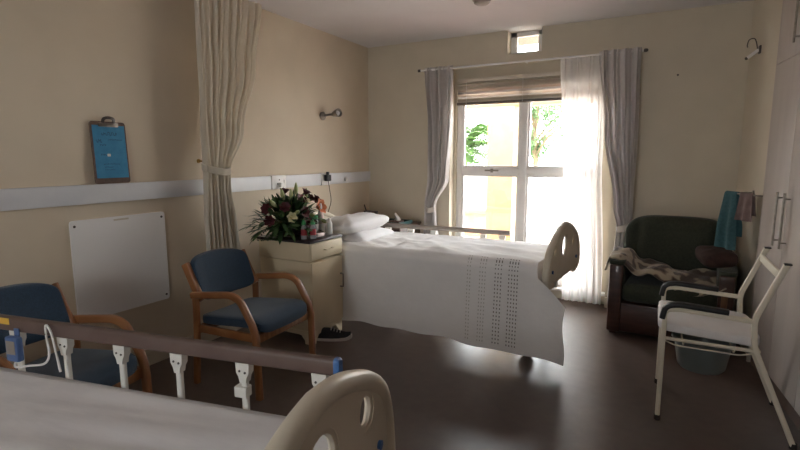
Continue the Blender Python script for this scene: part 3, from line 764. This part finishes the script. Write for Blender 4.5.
shoe(-2.44, 3.09, R(12), 'black sneaker tucked back under the locker')

# ------------------------------------------------------------------ beds
FBOUT = [(0.0, 0.30), (-0.012, 0.45), (-0.010, 0.58), (0.010, 0.71), (0.056, 0.808), (0.141, 0.872), (0.252, 0.922), (0.36, 0.955), (0.46, 0.968)]
def fb_outline():
    half = [(p.x, p.y) for p in smooth_path([(a, b, 0) for a, b in FBOUT], 4)]
    return half + [(0.92 - a, b) for a, b in half[-2::-1]]
def ell(cx, cy, a, b, n=20, rot=0):
    out = []
    for i in range(n):
        t = 2 * PI * i / n; x, y = a * math.cos(t), b * math.sin(t)
        out.append((cx + x * math.cos(rot) - y * math.sin(rot), cy + x * math.sin(rot) + y * math.cos(rot)))
    return out
def end_board(parent, name, X, flip, y0=0.0, dz=0.0, short=False):
    out = fb_outline()
    if short: out = [(0.14, 0.575), (0.07, 0.585), (0.025, 0.615)] + [q for q in out if q[1] > 0.645] + [(0.895, 0.615), (0.85, 0.585), (0.78, 0.575)]
    holes = [ell(0.205, 0.795, 0.048, 0.056, 20, R(-25)), ell(0.715, 0.795, 0.048, 0.056, 20, R(25)), ell(0.46, 0.795, 0.085, 0.090, 24)]
    out_in = [(0.46 + (a - 0.46) * 0.965, b - 0.012) for a, b in out]
    f = lambda a, b, d: (X + d - 0.013, y0 + a, b + dz)
    bd = obj(name, prism(nb(), [out_in] + holes, 0.026, f), 'bedplastic', parent, smooth=30)
    tp = [(X, y0 + 0.46 + (a - 0.46) * 0.955, b - 0.020 + dz) for a, b in out]
    obj('rim', sweep(nb(), tp, circ(0.027, 14, 0.026), up=(1, 0, 0)), 'bedplastic', bd)
    for L in holes:
        obj('hole_lip', sweep(nb(), [(X, y0 + a, b + dz) for a, b in L], circ(0.017, 8, 0.011), up=(1, 0, 0), closed=True), 'bedplastic', bd)
    for a in (0.12, 0.80):
        obj('blue_plug', lathe(nb(), [(0.013, -0.022 if flip else 0.022), (0.012, -0.017 if flip else 0.017), (0.012, 0)], (X, y0 + a, 0.655 + dz), 14, 'x'), 'bluecap', bd)
    return bd

# --- foreground bed
FA = math.atan2(-0.195, -0.981)
bed = thing('hospital_bed', 'hospital bed in the foreground with raised brown side rail', 'bed', (-0.81, 1.149, 0), FA)
end_board(bed, 'footboard', -0.140, True, -0.005, 0.015)
end_board(bed, 'headboard', 2.12, False, -0.005, 0.015)
obj('deck', b2(-0.10, 2.08, 0.03, 0.89, 0.43, 0.462, 0.006), 'white_metal', bed)
for y in (0.06, 0.86): obj('frame_beam', b2(-0.12, 2.10, y - 0.025, y + 0.025, 0.36, 0.43, 0.006), 'white_metal', bed)
for x in (-0.02, 1.98):
    for y in (0.08, 0.84):
        lg = obj('leg', b2(x - 0.025, x + 0.025, y - 0.025, y + 0.025, 0.11, 0.37, 0.005), 'white_metal', bed)
        obj('castor', lathe(nb(), [(0.02, -0.02), (0.052, -0.018), (0.055, 0), (0.052, 0.018), (0.02, 0.02)], (x, y, 0.056), 18, 'y'), 'rubber', lg)
rl = obj('side_rail', sweep(nb(), [(0.025, 0, 0.822), (1.62, 0, 0.822)], rrect(0.032, 0.056, 0.012, 4)), 'rail', bed)
obj('end_cap', sweep(nb(), [(0.007, 0, 0.822), (0.013, 0, 0.822), (0.025, 0, 0.822)], rrect(0.034, 0.058, 0.012, 4), scale=[.8, 1, 1]), 'bluecap', rl)
obj('end_cap', sweep(nb(), [(1.62, 0, 0.822), (1.632, 0, 0.822), (1.638, 0, 0.822)], rrect(0.034, 0.058, 0.012, 4), scale=[1, 1, .8]), 'bluecap', rl)
for k, x in enumerate((0.075, 0.345, 0.602, 0.845, 1.105, 1.345, 1.58)):
    obj('post', sweep(nb(), [(x, 0, 0.40), (x, 0, 0.775)], rrect(0.018, 0.022, 0.006), up=(1, 0, 0)), 'white_metal', rl)
    brk = [(-0.025, 0.797), (-0.023, 0.764), (-0.015, 0.750), (-0.011, 0.730), (0.011, 0.730), (0.015, 0.750), (0.023, 0.764), (0.025, 0.797)]
    obj('bracket', prism(nb(), [[(a + x, b) for a, b in brk]], 0.028, lambda a, b, d: (a, d - 0.014, b)), 'white_metal', rl)
    bm = nb()
    for dx, dz in ((-0.010, 0.766), (0.010, 0.770)):
        lathe(bm, [(0.004, 0.0135), (0.004, 0.0160), (0.002, 0.0165)], (x + dx, 0, dz), 8, 'y')
    obj('rivet', bm, 'screw', rl)
    if k == 1:
        cl = obj('clamp', b2(x - 0.014, x + 0.032, -0.016, 0.018, 0.680, 0.716, 0.004), 'white_metal', rl)
        bm = lathe(nb(), [(0.006, 0.026), (0.006, 0.029)], (x, 0, 0.678), 10, 'y')
obj('lower_bar', sweep(nb(), [(0.0, -0.0, 0.42), (1.62, -0.0, 0.42)], rrect(0.03, 0.04, 0.008)), 'white_metal', rl)
obj('warning_sticker', b2(1.36, 1.43, 0.0162, 0.0172, 0.822, 0.846), 'yellow', rl, smooth=0)

# mattress with its sheet
mt = thing('mattress', 'white sheeted mattress on the foreground hospital bed', 'mattress', (-0.81, 1.149, 0.463), FA)
mx0, mx1, my0, my1, mtop = -0.09, 2.05, 0.025, 0.885, 0.185
obj('core', b2(mx0, mx1, my0, my1, 0, mtop - 0.012, 0.03, seg=3), 'sheet', mt)
def shf(u, v):
    x = mx0 - 0.006 + (mx1 - mx0 + 0.012) * u
    H, W = 0.15, my1 - my0 + 0.012
    s = v * (W + 2 * H)
    r = 0.035
    if s < H: y, z = my0 - 0.006, mtop - H + s
    elif s > H + W: y, z = my1 + 0.006, mtop - (s - H - W)
    else: y, z = my0 - 0.006 + (s - H), mtop
    # round the edge
    dy = min(y - (my0 - 0.006), (my1 + 0.006) - y)
    if z >= mtop - 1e-6 and dy < r: z -= r - math.sqrt(max(0, r * r - (r - dy) ** 2))
    top = 1 if z > mtop - 0.01 else 0
    wr = 0.015 * ns(x * 1.1 + 0.3 * y, y * 6.0 - x * 1.0, 3.1) + 0.018 * ns(x * 1.3 + y, y * 11 - x * 1.2, 8.1)
    ed = min(1, max(0, (x - mx0) / 0.06)) * min(1, max(0, (mx1 - x) / 0.06))
    if top: z += wr * min(1, dy / 0.08) * ed + 0.004
    if ed < 1 and top: z -= 0.03 * (1 - ed) ** 2
    return (x, y, z)
obj('fitted_sheet', grid(nb(), shf, 110, 90), 'sheet', mt, smooth=180)

# handset on rail
t = thing('bed_handset', 'slate blue bed control handset hooked on the foreground side rail', 'handset', (-0.81 - 0.981 * 1.32, 1.149 - 0.195 * 1.32, 0), FA)
obj('body', b2(-0.030, 0.034, 0.020, 0.046, 0.690, 0.786, 0.008), 'bluehand', t)
obj('hook', b2(-0.012, 0.014, 0.0165, 0.022, 0.78, 0.812, 0.002), 'bluehand', t)
obj('button_panel', b2(-0.02, 0.024, 0.046, 0.048, 0.72, 0.772, 0.001), 'rail_g', t)
obj('cord', tube(nb(), smooth_path([(0.0, 0.033, 0.692), (-0.02, 0.05, 0.664 + 0.012), (-0.09, 0.05, 0.690), (-0.16, 0.045, 0.705), (-0.175, 0.035, 0.74), (-0.16, 0.028, 0.80), (-0.165, 0.03, 0.845), (-0.19, 0.032, 0.82), (-0.21, 0.035, 0.74), (-0.235, 0.045, 0.683)], 8), 0.0042, 8), 'whitepl', t)

# --- far bed
fb = thing('hospital_bed', 'hospital bed by the window with a grey rail along its far side', 'bed', (0, 0, 0))
bd = end_board(fb, 'footboard', 0, False, 0, 0, True)
bd.location = (-0.655, 3.30, 0.0); bd.rotation_euler = (0, 0, R(-4.5))
hb = end_board(fb, 'headboard', 0, True, 0, 0); hb.location = (-2.97, 3.35, -0.04)
obj('deck', b2(-2.90, -0.72, 3.36, 4.22, 0.44, 0.475, 0.006), 'white_metal', fb)
for y in (3.46, 4.16): obj('frame_beam', b2(-2.90, -0.72, y - 0.025, y + 0.025, 0.36, 0.43, 0.006), 'white_metal', fb)
for x in (-2.80, -0.80):
    for y in (3.48, 4.14):
        lg = obj('leg', b2(x - 0.025, x + 0.025, y - 0.025, y + 0.025, 0.11, 0.37, 0.005), 'white_metal', fb)
        obj('castor', lathe(nb(), [(0.02, -0.02), (0.052, -0.018), (0.055, 0), (0.052, 0.018), (0.02, 0.02)], (x, y, 0.056), 18, 'y'), 'rubber', lg)
rl = obj('side_rail', sweep(nb(), [(-2.62, 4.27, 0.765), (-1.17, 4.27, 0.775)], rrect(0.036, 0.045, 0.012, 4)), 'rail_g', fb)
for x in (-2.42, -2.16, -1.92, -1.66, -1.42, -1.24):
    obj('post', sweep(nb(), [(x, 4.27, 0.40), (x, 4.27, 0.75)], rrect(0.026, 0.03, 0.007), up=(1, 0, 0)), 'white_metal', rl)
    obj('bracket', prism(nb(), [[(x - 0.03, 0.745), (x - 0.028, 0.72), (x - 0.016, 0.69), (x + 0.016, 0.69), (x + 0.028, 0.72), (x + 0.03, 0.745)]], 0.034, lambda a, b, d: (a, 4.253 + d, b)), 'white_metal', rl)
obj('lower_bar', sweep(nb(), [(-2.6, 4.27, 0.42), (-1.2, 4.27, 0.42)], rrect(0.03, 0.04, 0.008)), 'white_metal', rl)
m2 = obj('mattress', b2(-2.88, -0.73, 3.37, 4.21, 0.476, 0.672, 0.04, seg=4), 'sheet'); tag(m2, 'mattress under the white bedspread on the window bed', 'mattress')

# bedspread
def spread(u, v, off=0.0):
    """u along bed 0 head..1 foot, v across 0 far hem .. 1 near hem; v in metres"""
    Hf, W, Hn = 0.26, 0.90, 0.645
    s = v * (Hf + W + Hn)
    yn, yf, zt = 3.325, 4.225, 0.705
    x0, x1 = -2.44, -0.715
    x = x0 + (x1 - x0) * u
    r = 0.06; nx = 0
    if s < Hf: y, z = yf, zt - (Hf - s); side = -1
    elif s < Hf + W: y, z = yf - (s - Hf), zt; side = 0
    else: y, z = yn, zt - (s - Hf - W); side = 1
    dn = s - (Hf + W)
    if -r < dn < r:
        a = (dn + r) / (2 * r) * PI / 2; y = yn + r - r * math.sin(a) * 1.0; z = zt - r + r * math.cos(a)
    df = Hf - s
    if -r < df < r:
        a = (df + r) / (2 * r) * PI / 2; y = yf - r + r * math.sin(a); z = zt - r + r * math.cos(a)
    h = max(0, (zt - z) / 0.645)
    # drape flare and folds
    if side == 1 or (dn > -r):
        fold = 0.016 * h * math.sin(x * 9.5 + 1.5 * ns(x * 1.2, 0.3, 5.0)) + 0.010 * h * ns(x * 4, z * 3, 1.0)
        foot = max(0, (u - 0.935) / 0.065)
        y -= 0.035 * h + fold
        x += 0.20 * foot * min(1, max(0, (h - 0.12) / 0.28)) + 0.012 * foot * math.sin(z * 14)
        y -= 0.02 * foot * h
        z += 0.035 * h * (0.6 + 0.4 * math.sin(x * 3.2 + 1.0)) * (1 - foot) + 0.006 * h * math.sin(x * 17)
    if side == 0:
        k = min(1, (y - yn) / 0.12) * min(1, (yf - y) / 0.12); k = max(0, k)
        z += k * (0.018 * ns(x * 2.2, y * 2.6, 0.7) + 0.012 * ns(x * 7, y * 6, 2.2) + 0.030 * math.exp(-((x + 1.0) / 0.6) ** 2) * 0.5)
        z += 0.026 * ns(x * 10, y * 7, 4.0) * k * max(0, 1 - abs(x + 2.0) / 0.6) + 0.012 * ns(x * 5, y * 9 + x * 3, 9.0) * k
        z += 0.018
    elif abs(dn) < r or abs(df) < r: z += 0.012 * (1 - min(1, h * 3))
    z = max(z, 0.012)
    return Vector((x, y - off, z))
bs = thing('bedspread', 'white embroidered bedspread draped over the window bed', 'bedspread', (0, 0, 0))
obj('cloth', grid(nb(), spread, 150, 150), 'spread', bs, smooth=180)
tot = 0.26 + 0.90 + 0.645
def threads(cols, m, name, z_from=0.0):
    bm = nb()
    du = 0.0065 / 1.725
    for xc in cols:
        u = (xc + 2.44) / 1.725
        s = 1.12 + z_from
        while s < tot - 0.03:
            v0, v1 = s / tot, (s + 0.0115) / tot
            q = [spread(u - du / 2, v0, 0.003), spread(u + du / 2, v0, 0.003), spread(u + du / 2, v1, 0.003), spread(u - du / 2, v1, 0.003)]
            q = [p + Vector((0, 0, 0.004 if s < 1.18 else 0)) for p in q]
            bm.faces.new([bm.verts.new(p) for p in q]); s += 0.0285
    obj(name, bm, m, bs, smooth=0, kind='stuff')
threads([-1.006, -0.985, -0.964, -0.888 - 0.02, -0.888, -0.888 + 0.02, -0.888 + 0.04], 'thread', 'embroidery')
threads([-1.215, -1.195, -1.12, -1.10, -1.08], 'thread2', 'pale_embroidery')

def pillow(name, c, s, rot, label):
    def pf(p):
        x, y, z = p[0] / s[0], p[1] / s[1], p[2]
        k = (1 - 0.5 * abs(x) ** 5) * (1 - 0.5 * abs(y) ** 5)
        d = 0.014 * ns(x * 2.6, y * 2.6, c[0]) + 0.008 * ns(x * 6, y * 6, c[1])
        return Vector((p[0] * (1 - 0.06 * (1 - y * y)), p[1] * (1 - 0.06 * (1 - x * x)), z * k + d * (1 if z > 0 else 0.2)))
    o = obj(name, superell(nb(), (0, 0, 0), s, 0.55, 0.28, 64, 24, pf), 'pillow', smooth=180)
    o.location = c; o.rotation_euler = rot
    return tag(o, label, 'pillow', 'pillows at the head of the window bed')
pillow('pillow', (-2.50, 3.77, 0.735), (0.28, 0.36, 0.065), (0, R(2), R(3)), 'lower white pillow lying flat at the bed head')
pillow('pillow', (-2.53, 3.73, 0.832), (0.265, 0.34, 0.085), (R(1), R(-8), R(-5)), 'upper puffy white pillow on top of the other pillow')

# ------------------------------------------------------------------ cabinet in the far corner and its things
t = thing('corner_cabinet', 'low dark wooden cabinet in the corner behind the window bed', 'cabinet', (-2.725, 4.70, 0))
obj('body', b2(-0.36, 0.34, -0.24, 0.24, 0.04, 0.700, 0.005), 'wood_d', t); obj('top', b2(-0.37, 0.345, -0.26, 0.26, 0.700, 0.725, 0.004), 'wood_d', t)
obj('plinth', b2(-0.33, 0.31, -0.21, 0.21, 0, 0.04), 'wood_d', t, smooth=0)
for x0, x1 in ((-0.35, -0.012), (-0.008, 0.33)):
    d_ = obj('door', b2(x0, x1, -0.256, -0.241, 0.06, 0.64, 0.003), 'wood_d', t)
    obj('knob', lathe(nb(), [(0.006, -0.256), (0.012, -0.27), (0.010, -0.28), (0.002, -0.282)], ((x0 + x1) / 2, 0, 0.5), 12, 'y'), 'brass', d_)
t = thing('serving_tray', 'dark teal tray lying on the corner cabinet', 'tray', (-2.57, 4.62, 0.726))
obj('base', b2(-0.19, 0.17, -0.14, 0.14, 0, 0.008, 0.003), 'tray', t)
obj('rim', sweep(nb(), [(x, y, 0.02) for x, y in ((-0.19, -0.14), (0.17, -0.14), (0.17, 0.14), (-0.19, 0.14))], rrect(0.012, 0.04, 0.004), closed=True), 'tray', t)
t = thing('tissue_box', 'tissue box with a white tissue standing up on the tray', 'tissue box', (-2.53, 4.64, 0.735))
obj('carton', b2(-0.06, 0.06, -0.06, 0.06, 0, 0.03, 0.003), 'mauve', t)
bm = nb()
grid(bm, lambda u, v: ((u - .5) * 0.09 * (1 - v * 0.75) + 0.012 * math.sin(v * 5), 0.02 * math.sin(u * 7 + v * 3) * (1 - .4 * v), 0.028 + 0.085 * v - 0.02 * abs(u - .5)), 10, 8); solid(bm, 0.0015)
obj('tissue', bm, 'pillow', t)
t = thing('portable_radio', 'small dark radio with raised aerial on the corner cabinet', 'radio', (-2.87, 4.66, 0.726))
obj('case', b2(-0.08, 0.08, -0.03, 0.03, 0, 0.125, 0.008), 'screw', t); obj('speaker_grille', lathe(nb(), [(0.035, -0.031), (0.033, -0.0335)], (-0.035, 0, 0.06), 20, 'y'), 'black', t)
obj('dial', b2(0.015, 0.07, -0.0335, -0.0305, 0.085, 0.12, 0.001), 'rail_g', t)
bm = nb(); tube(bm, [(-0.07, 0.015, 0.12), (-0.095, 0.015, 0.19)], 0.006, 6); obj('aerial', bm, 'black', t)
# ------------------------------------------------------------------ ceiling fitting
t = thing('smoke_detector', 'round grey detector on the ceiling at the top edge', 'smoke detector', (-1.36, 3.92, ZC))
obj('base', lathe(nb(), [(0.075, -0.0005), (0.075, -0.014), (0.070, -0.018)], n=28), 'rail_g', t); obj('dome', lathe(nb(), [(0.066, -0.017), (0.062, -0.035), (0.045, -0.046), (0.01, -0.048)], n=28), 'rail_g', t)

# ------------------------------------------------------------------ wardrobe along the skew right wall
ang = math.atan2(-0.995, 0.0995)
t = thing('built_in_wardrobe', 'pale built-in wardrobe with bar handles along the right wall', 'wardrobe', (xr(4.10), 4.10, 0), ang)
obj('carcass', b2(0, 6.0, -0.018, -0.0005, 0.10, ZC - 0.001), 'ward', t, smooth=0)
obj('plinth', b2(0, 6.0, -0.012, -0.0005, 0.0, 0.10), 'wood_d', t, smooth=0)
obj('end_lipping', b2(-0.022, -0.0005, -0.034, -0.0005, 0.0, ZC - 0.001, 0.002), 'ward', t)
for i in range(12):
    x0 = 0.004 + i * 0.46; x1 = x0 + 0.455
    for nm, z0, z1 in (('door', 0.105, 2.047), ('upper_door', 2.051, ZC - 0.02)):
        d_ = obj(nm, b2(x0, x1, -0.036, -0.019, z0, z1, 0.002), 'ward', t)
        hx_ = x1 - 0.06 if i % 2 == 0 else x0 + 0.06
        za, zb = (0.93, 1.22) if nm == 'door' else (2.13, 2.36)
        bm = nb(); tube(bm, [(hx_, -0.068, za - 0.02), (hx_, -0.068, zb + 0.02)], 0.0065, 10, up=(1, 0, 0))
        for z in (za + 0.015, zb - 0.015): tube(bm, [(hx_, -0.0355, z), (hx_, -0.068, z)], 0.005, 8)
        obj('handle', bm, 'steel', d_)

# towel rail, towel, cloth, coat hook on the right wall
def rw(y, off=0.0): return (xr(y) - off * 0.995, y - off * 0.0995)
ax, ay = rw(4.28)
t = thing('towel_rail', 'short chrome towel rail on the right wall behind the commode chair', 'towel rail', (ax, ay, 1.185), ang)
obj('bar', tube(nb(), fillet([(0.16, -0.0008, 0), (0.14, -0.06, 0), (-0.16, -0.185, 0), (-0.19, -0.15, 0), (-0.20, -0.0008, 0)], 0.03), 0.006, 10), 'steel', t)
for x in (-0.20, 0.16):
    obj('wall_plate', lathe(nb(), [(0.018, -0.0008), (0.018, -0.008), (0.008, -0.012)], (x, 0, 0), 14, 'y'), 'steel', t)
def hang(name, p0, p1, ztop, zf, zb, m, label, cat, seed, fan=0.0):
    p0, p1 = Vector((*p0, 0)), Vector((*p1, 0)); n_ = Vector(((p1 - p0).y, -(p1 - p0).x, 0)).normalized()
    if n_.y > 0: n_ = -n_
    def f(u, v):
        Lf, Lb = ztop - zf, ztop - zb; s = v * (Lf + Lb)
        if s < Lf: z, sg = zf + s, 1
        else: z, sg = ztop - (s - Lf), -1
        h = ztop - z; k = min(1, h * 4)
        off = sg * 0.010 * math.sqrt(max(0, 1 - max(0, 1 - h / 0.02) ** 2)) + sg * 0.012 * k + 0.016 * k * math.sin(u * 10 + seed)
        c = p0.lerp(p1, 0.5 + (u - 0.5) * (0.82 + 0.18 * k + fan * h))
        q = c + n_ * off
        return (q.x, q.y, z + 0.008)
    bm = grid(nb(), f, 36, 60); solid(bm, 0.005)
    o = obj(name, bm, m, smooth=60); o.location = (ax, ay, 0); o.rotation_euler = (0, 0, ang)
    return tag(o, label, cat)
hang('bath_towel', (-0.17, -0.19), (-0.03, -0.13), 1.192, 0.76, 0.86, 'teal', 'teal bath towel hanging on the towel rail', 'towel', 0.4, 0.9)
hang('face_cloth', (-0.015, -0.124), (0.12, -0.068), 1.192, 0.99, 1.03, 'mauve', 'dusty mauve cloth folded over the towel rail', 'cloth', 1.9)
t = thing('coat_hook', 'white wall bracket with a wire hook high on the right wall', 'hook', (*rw(4.72), 2.235), ang)
obj('arm', sweep(nb(), [(0.05, -0.012, 0.02), (0.02, -0.075, -0.03)], rrect(0.018, 0.022, 0.004)), 'whitepl', t)
obj('end_cap', superell(nb(), (0.018, -0.080, -0.034), (0.012, 0.012, 0.012), 1, 1, 12, 8), 'screw', t)
obj('wall_plate', b2(0.03, 0.07, -0.014, -0.0008, -0.01, 0.05, 0.004), 'screw', t)
obj('wire', tube(nb(), smooth_path([(0.045, -0.02, 0.02), (0.045, -0.03, 0.07), (0.04, -0.045, 0.105), (0.03, -0.075, 0.10), (0.03, -0.085, 0.06), (0.03, -0.08, 0.045)], 6), 0.004, 8, up=(0, 1, 0)), 'screw', t)
o = obj('wall_nail', lathe(nb(), [(0.006, -0.0005), (0.009, -0.012), (0.006, -0.02), (0.002, -0.021)], (0, 0, 0), 12, 'y'), 'screw', loc=(0.06, YB, 2.155)); tag(o, 'dark nail alone in the wall right of the window', 'nail')

# ------------------------------------------------------------------ green upholstered armchair
t = thing('green_armchair', 'dark green buttoned armchair with mahogany base by the window', 'armchair', (0.110, 4.46, 0), R(-4))
W2 = 0.43
obj('base', b2(-W2, W2, -0.22, 0.30, 0.03, 0.27, 0.01), 'redwood', t)
obj('front_panel', b2(-W2 + 0.05, W2 - 0.05, -0.235, -0.221, 0.06, 0.255, 0.006), 'redwood', t)
def tuft(p):
    x, y, z = p
    if y < 0:
        bx = (x / 0.145); bz = (z / 0.16)
        d = math.exp(-((bx - round(bx)) ** 2 + (bz - round(bz)) ** 2) * 14)
        ln = math.exp(-((bx - round(bx)) ** 2) * 40)
        y += 0.028 * d + 0.012 * ln
    z2 = z - (0.06 * (x / 0.40) ** 4 if z > 0 else 0)
    y += 0.22 * z2 * 0.6
    return Vector((x, y, z2))
obj('backrest', superell(nb(), (0, 0.295, 0.66), (0.40, 0.085, 0.285), 0.32, 0.35, 96, 40, tuft), 'green', t)
obj('seat', superell(nb(), (0, 0.0, 0.355), (0.335, 0.25, 0.085), 0.35, 0.25, 56, 16, lambda p: Vector((p.x, p.y, p.z + 0.015 * (1 - (p.x / .335) ** 2)))), 'green', t)
for s in (-1, 1):
    x = s * 0.375
    obj('arm', superell(nb(), (x, 0.03, 0.44), (0.062, 0.25, 0.17), 0.28, 0.3, 40, 18), 'green', t)
    obj('arm_cap', superell(nb(), (x, 0.02, 0.60), (0.066, 0.26, 0.028), 0.5, 0.3, 40, 10), 'green', t)
    obj('arm_front', b2(x - 0.05, x + 0.05, -0.255, -0.222, 0.03, 0.585, 0.012), 'redwood', t)
    if s > 0: obj('wood_inlay', b2(x - 0.028, x + 0.012, -0.260, -0.2555, 0.22, 0.46, 0.002), 'tan', t)
for x in (-0.38, 0.38):
    for y in (-0.19, 0.27): obj('foot', b2(x - 0.025, x + 0.025, y - 0.025, y + 0.025, 0, 0.03, 0.004), 'redwood', t)

# throw over the armchair, draped along its left arm and seat
def throw(u, v):
    # u: left arm -> right, v: back -> front, in chair space
    x = -0.47 + 0.84 * u; y = 0.17 - 0.38 * v - 0.05 * u
    arm = 1 / (1 + math.exp((x + 0.285) * 38))
    z = 0.47 + arm * 0.185 + 0.075 * math.exp(-((x + 0.14) / 0.16) ** 2) + 0.06 * math.exp(-((x + 0.05) / 0.2) ** 2) * (1 - v) + 0.03 * math.sin(u * 9 + v * 4) * (1 - arm) + 0.035 * max(0, ns(x * 6, y * 6, 2.0))
    z += 0.05 * max(0, u - 0.6) / 0.4
    if x < -0.44: z -= (-0.44 - x) * 3.0
    edge = max(0, (v - 0.8) / 0.2); z -= 0.05 * edge * edge
    return (x, y, z + 0.006 * math.sin(u * 40 + v * 11))
bm = grid(nb(), throw, 60, 36); solid(bm, 0.012)
o = obj('throw_blanket', bm, 'blanket', smooth=180); o.location = (0.110, 4.46, 0); o.rotation_euler = (0, 0, R(-4))
tag(o, 'brown and cream patterned throw across the green armchair', 'blanket')
o = obj('scatter_cushion', superell(nb(), (0, 0, 0), (0.12, 0.15, 0.06), 0.6, 0.4, 40, 18, lambda p: p + Vector((0, 0, 0.012 * ns(p.x * 14, p.y * 14, 1)))), 'cushbrown', smooth=180)
o.location = (0.405, 4.42, 0.69); o.rotation_euler = (R(8), R(-6), R(12)); tag(o, 'dark brown cushion lying on the right arm of the green armchair', 'cushion')

# ------------------------------------------------------------------ commode chair
t = thing('commode_chair', 'cream tubular commode chair with black armrests and white seat', 'commode chair', (0.060, 2.925, 0), R(0.5))
D = 0.50
for k, y in enumerate((0.0, D)):
    pts = fillet([(0, y, 0.015), (0.0, y, 0.632), (0.055, y, 0.645), (0.40, y, 0.628)], 0.06, 6)
    f_ = obj('front_leg', sweep(nb(), pts, rrect(0.024, 0.024, 0.006), up=(0, 1, 0)), 'commode', t)
    obj('ferrule', lathe(nb(), [(0.016, 0), (0.017, 0.004), (0.016, 0.03)], (0, y, 0), 12), 'rubber', f_)
    pts = fillet([(0.605, y, 0.012), (0.405, y, 0.50), (0.395, y, 0.64), (0.50, y, 0.93)], 0.04, 5)
    r_ = obj('rear_leg', sweep(nb(), pts, rrect(0.026, 0.026, 0.006), up=(0, 1, 0)), 'commode', t)
    obj('ferrule', lathe(nb(), [(0.017, 0), (0.018, 0.004), (0.016, 0.03)], (0.605, y, 0), 12), 'rubber', r_)
    obj('tip', b2(0.488, 0.520, y - 0.014, y + 0.014, 0.929, 0.938, 0.003), 'black', r_)
    obj('armrest', sweep(nb(), fillet([(-0.012, y, 0.585), (0.0, y, 0.655), (0.06, y, 0.672), (0.285, y, 0.660)], 0.05, 6), rrect(0.028, 0.045, 0.011, 4), up=(0, 1, 0), ), 'black', t)
obj('back_bar', sweep(nb(), [(0.478, 0.0, 0.875), (0.478, D, 0.875)], rrect(0.014, 0.045, 0.005)), 'commode', t)
obj('seat_rail', tube(nb(), [(0.0, 0.0, 0.475), (0.43, 0.0, 0.475)], 0.010, 8), 'commode', t); obj('seat_rail', tube(nb(), [(0.0, D, 0.475), (0.43, D, 0.475)], 0.010, 8), 'commode', t)
obj('cross_bar', tube(nb(), [(0.0, 0, 0.475), (0.0, D, 0.475)], 0.010, 8), 'commode', t); obj('cross_bar', tube(nb(), [(0.425, 0, 0.475), (0.425, D, 0.475)], 0.010, 8), 'commode', t)
for x in (0.10, 0.33): obj('pan_wire', tube(nb(), fillet([(x, 0.02, 0.475), (x, 0.05, 0.43), (x, D - 0.05, 0.43), (x, D - 0.02, 0.475)], 0.03), 0.004, 8), 'commode', t)
for y in (0.05, D - 0.05): obj('pan_wire', tube(nb(), fillet([(0.0, y, 0.45), (0.06, y, 0.425), (0.36, y, 0.425), (0.425, y, 0.45)], 0.03), 0.004, 8), 'commode', t)
obj('seat', superell(nb(), (0.205, D / 2, 0.525), (0.235, 0.245, 0.036), 0.4, 0.22, 56, 14, lambda p: Vector((p.x, p.y, p.z + 0.006 * ns(p.x * 7, p.y * 7, 3) - 0.012 * (p.x / 0.235)))), 'seatpad', t)
t = thing('commode_bucket', 'grey translucent bucket hanging under the commode seat', 'bucket', (0.265, 3.19, 0.245))
obj('pail', lathe(nb(), [(0.005, 0.004), (0.105, 0.004), (0.118, 0.02), (0.143, 0.170), (0.146, 0.170), (0.121, 0.016), (0.107, 0.0), (0.005, 0.0)], n=36, cap=False), 'bucket', t)
obj('rim', lathe(nb(), [(0.143, 0.162), (0.158, 0.166), (0.158, 0.174), (0.143, 0.174)], n=36, cap=False), 'bucket', t)
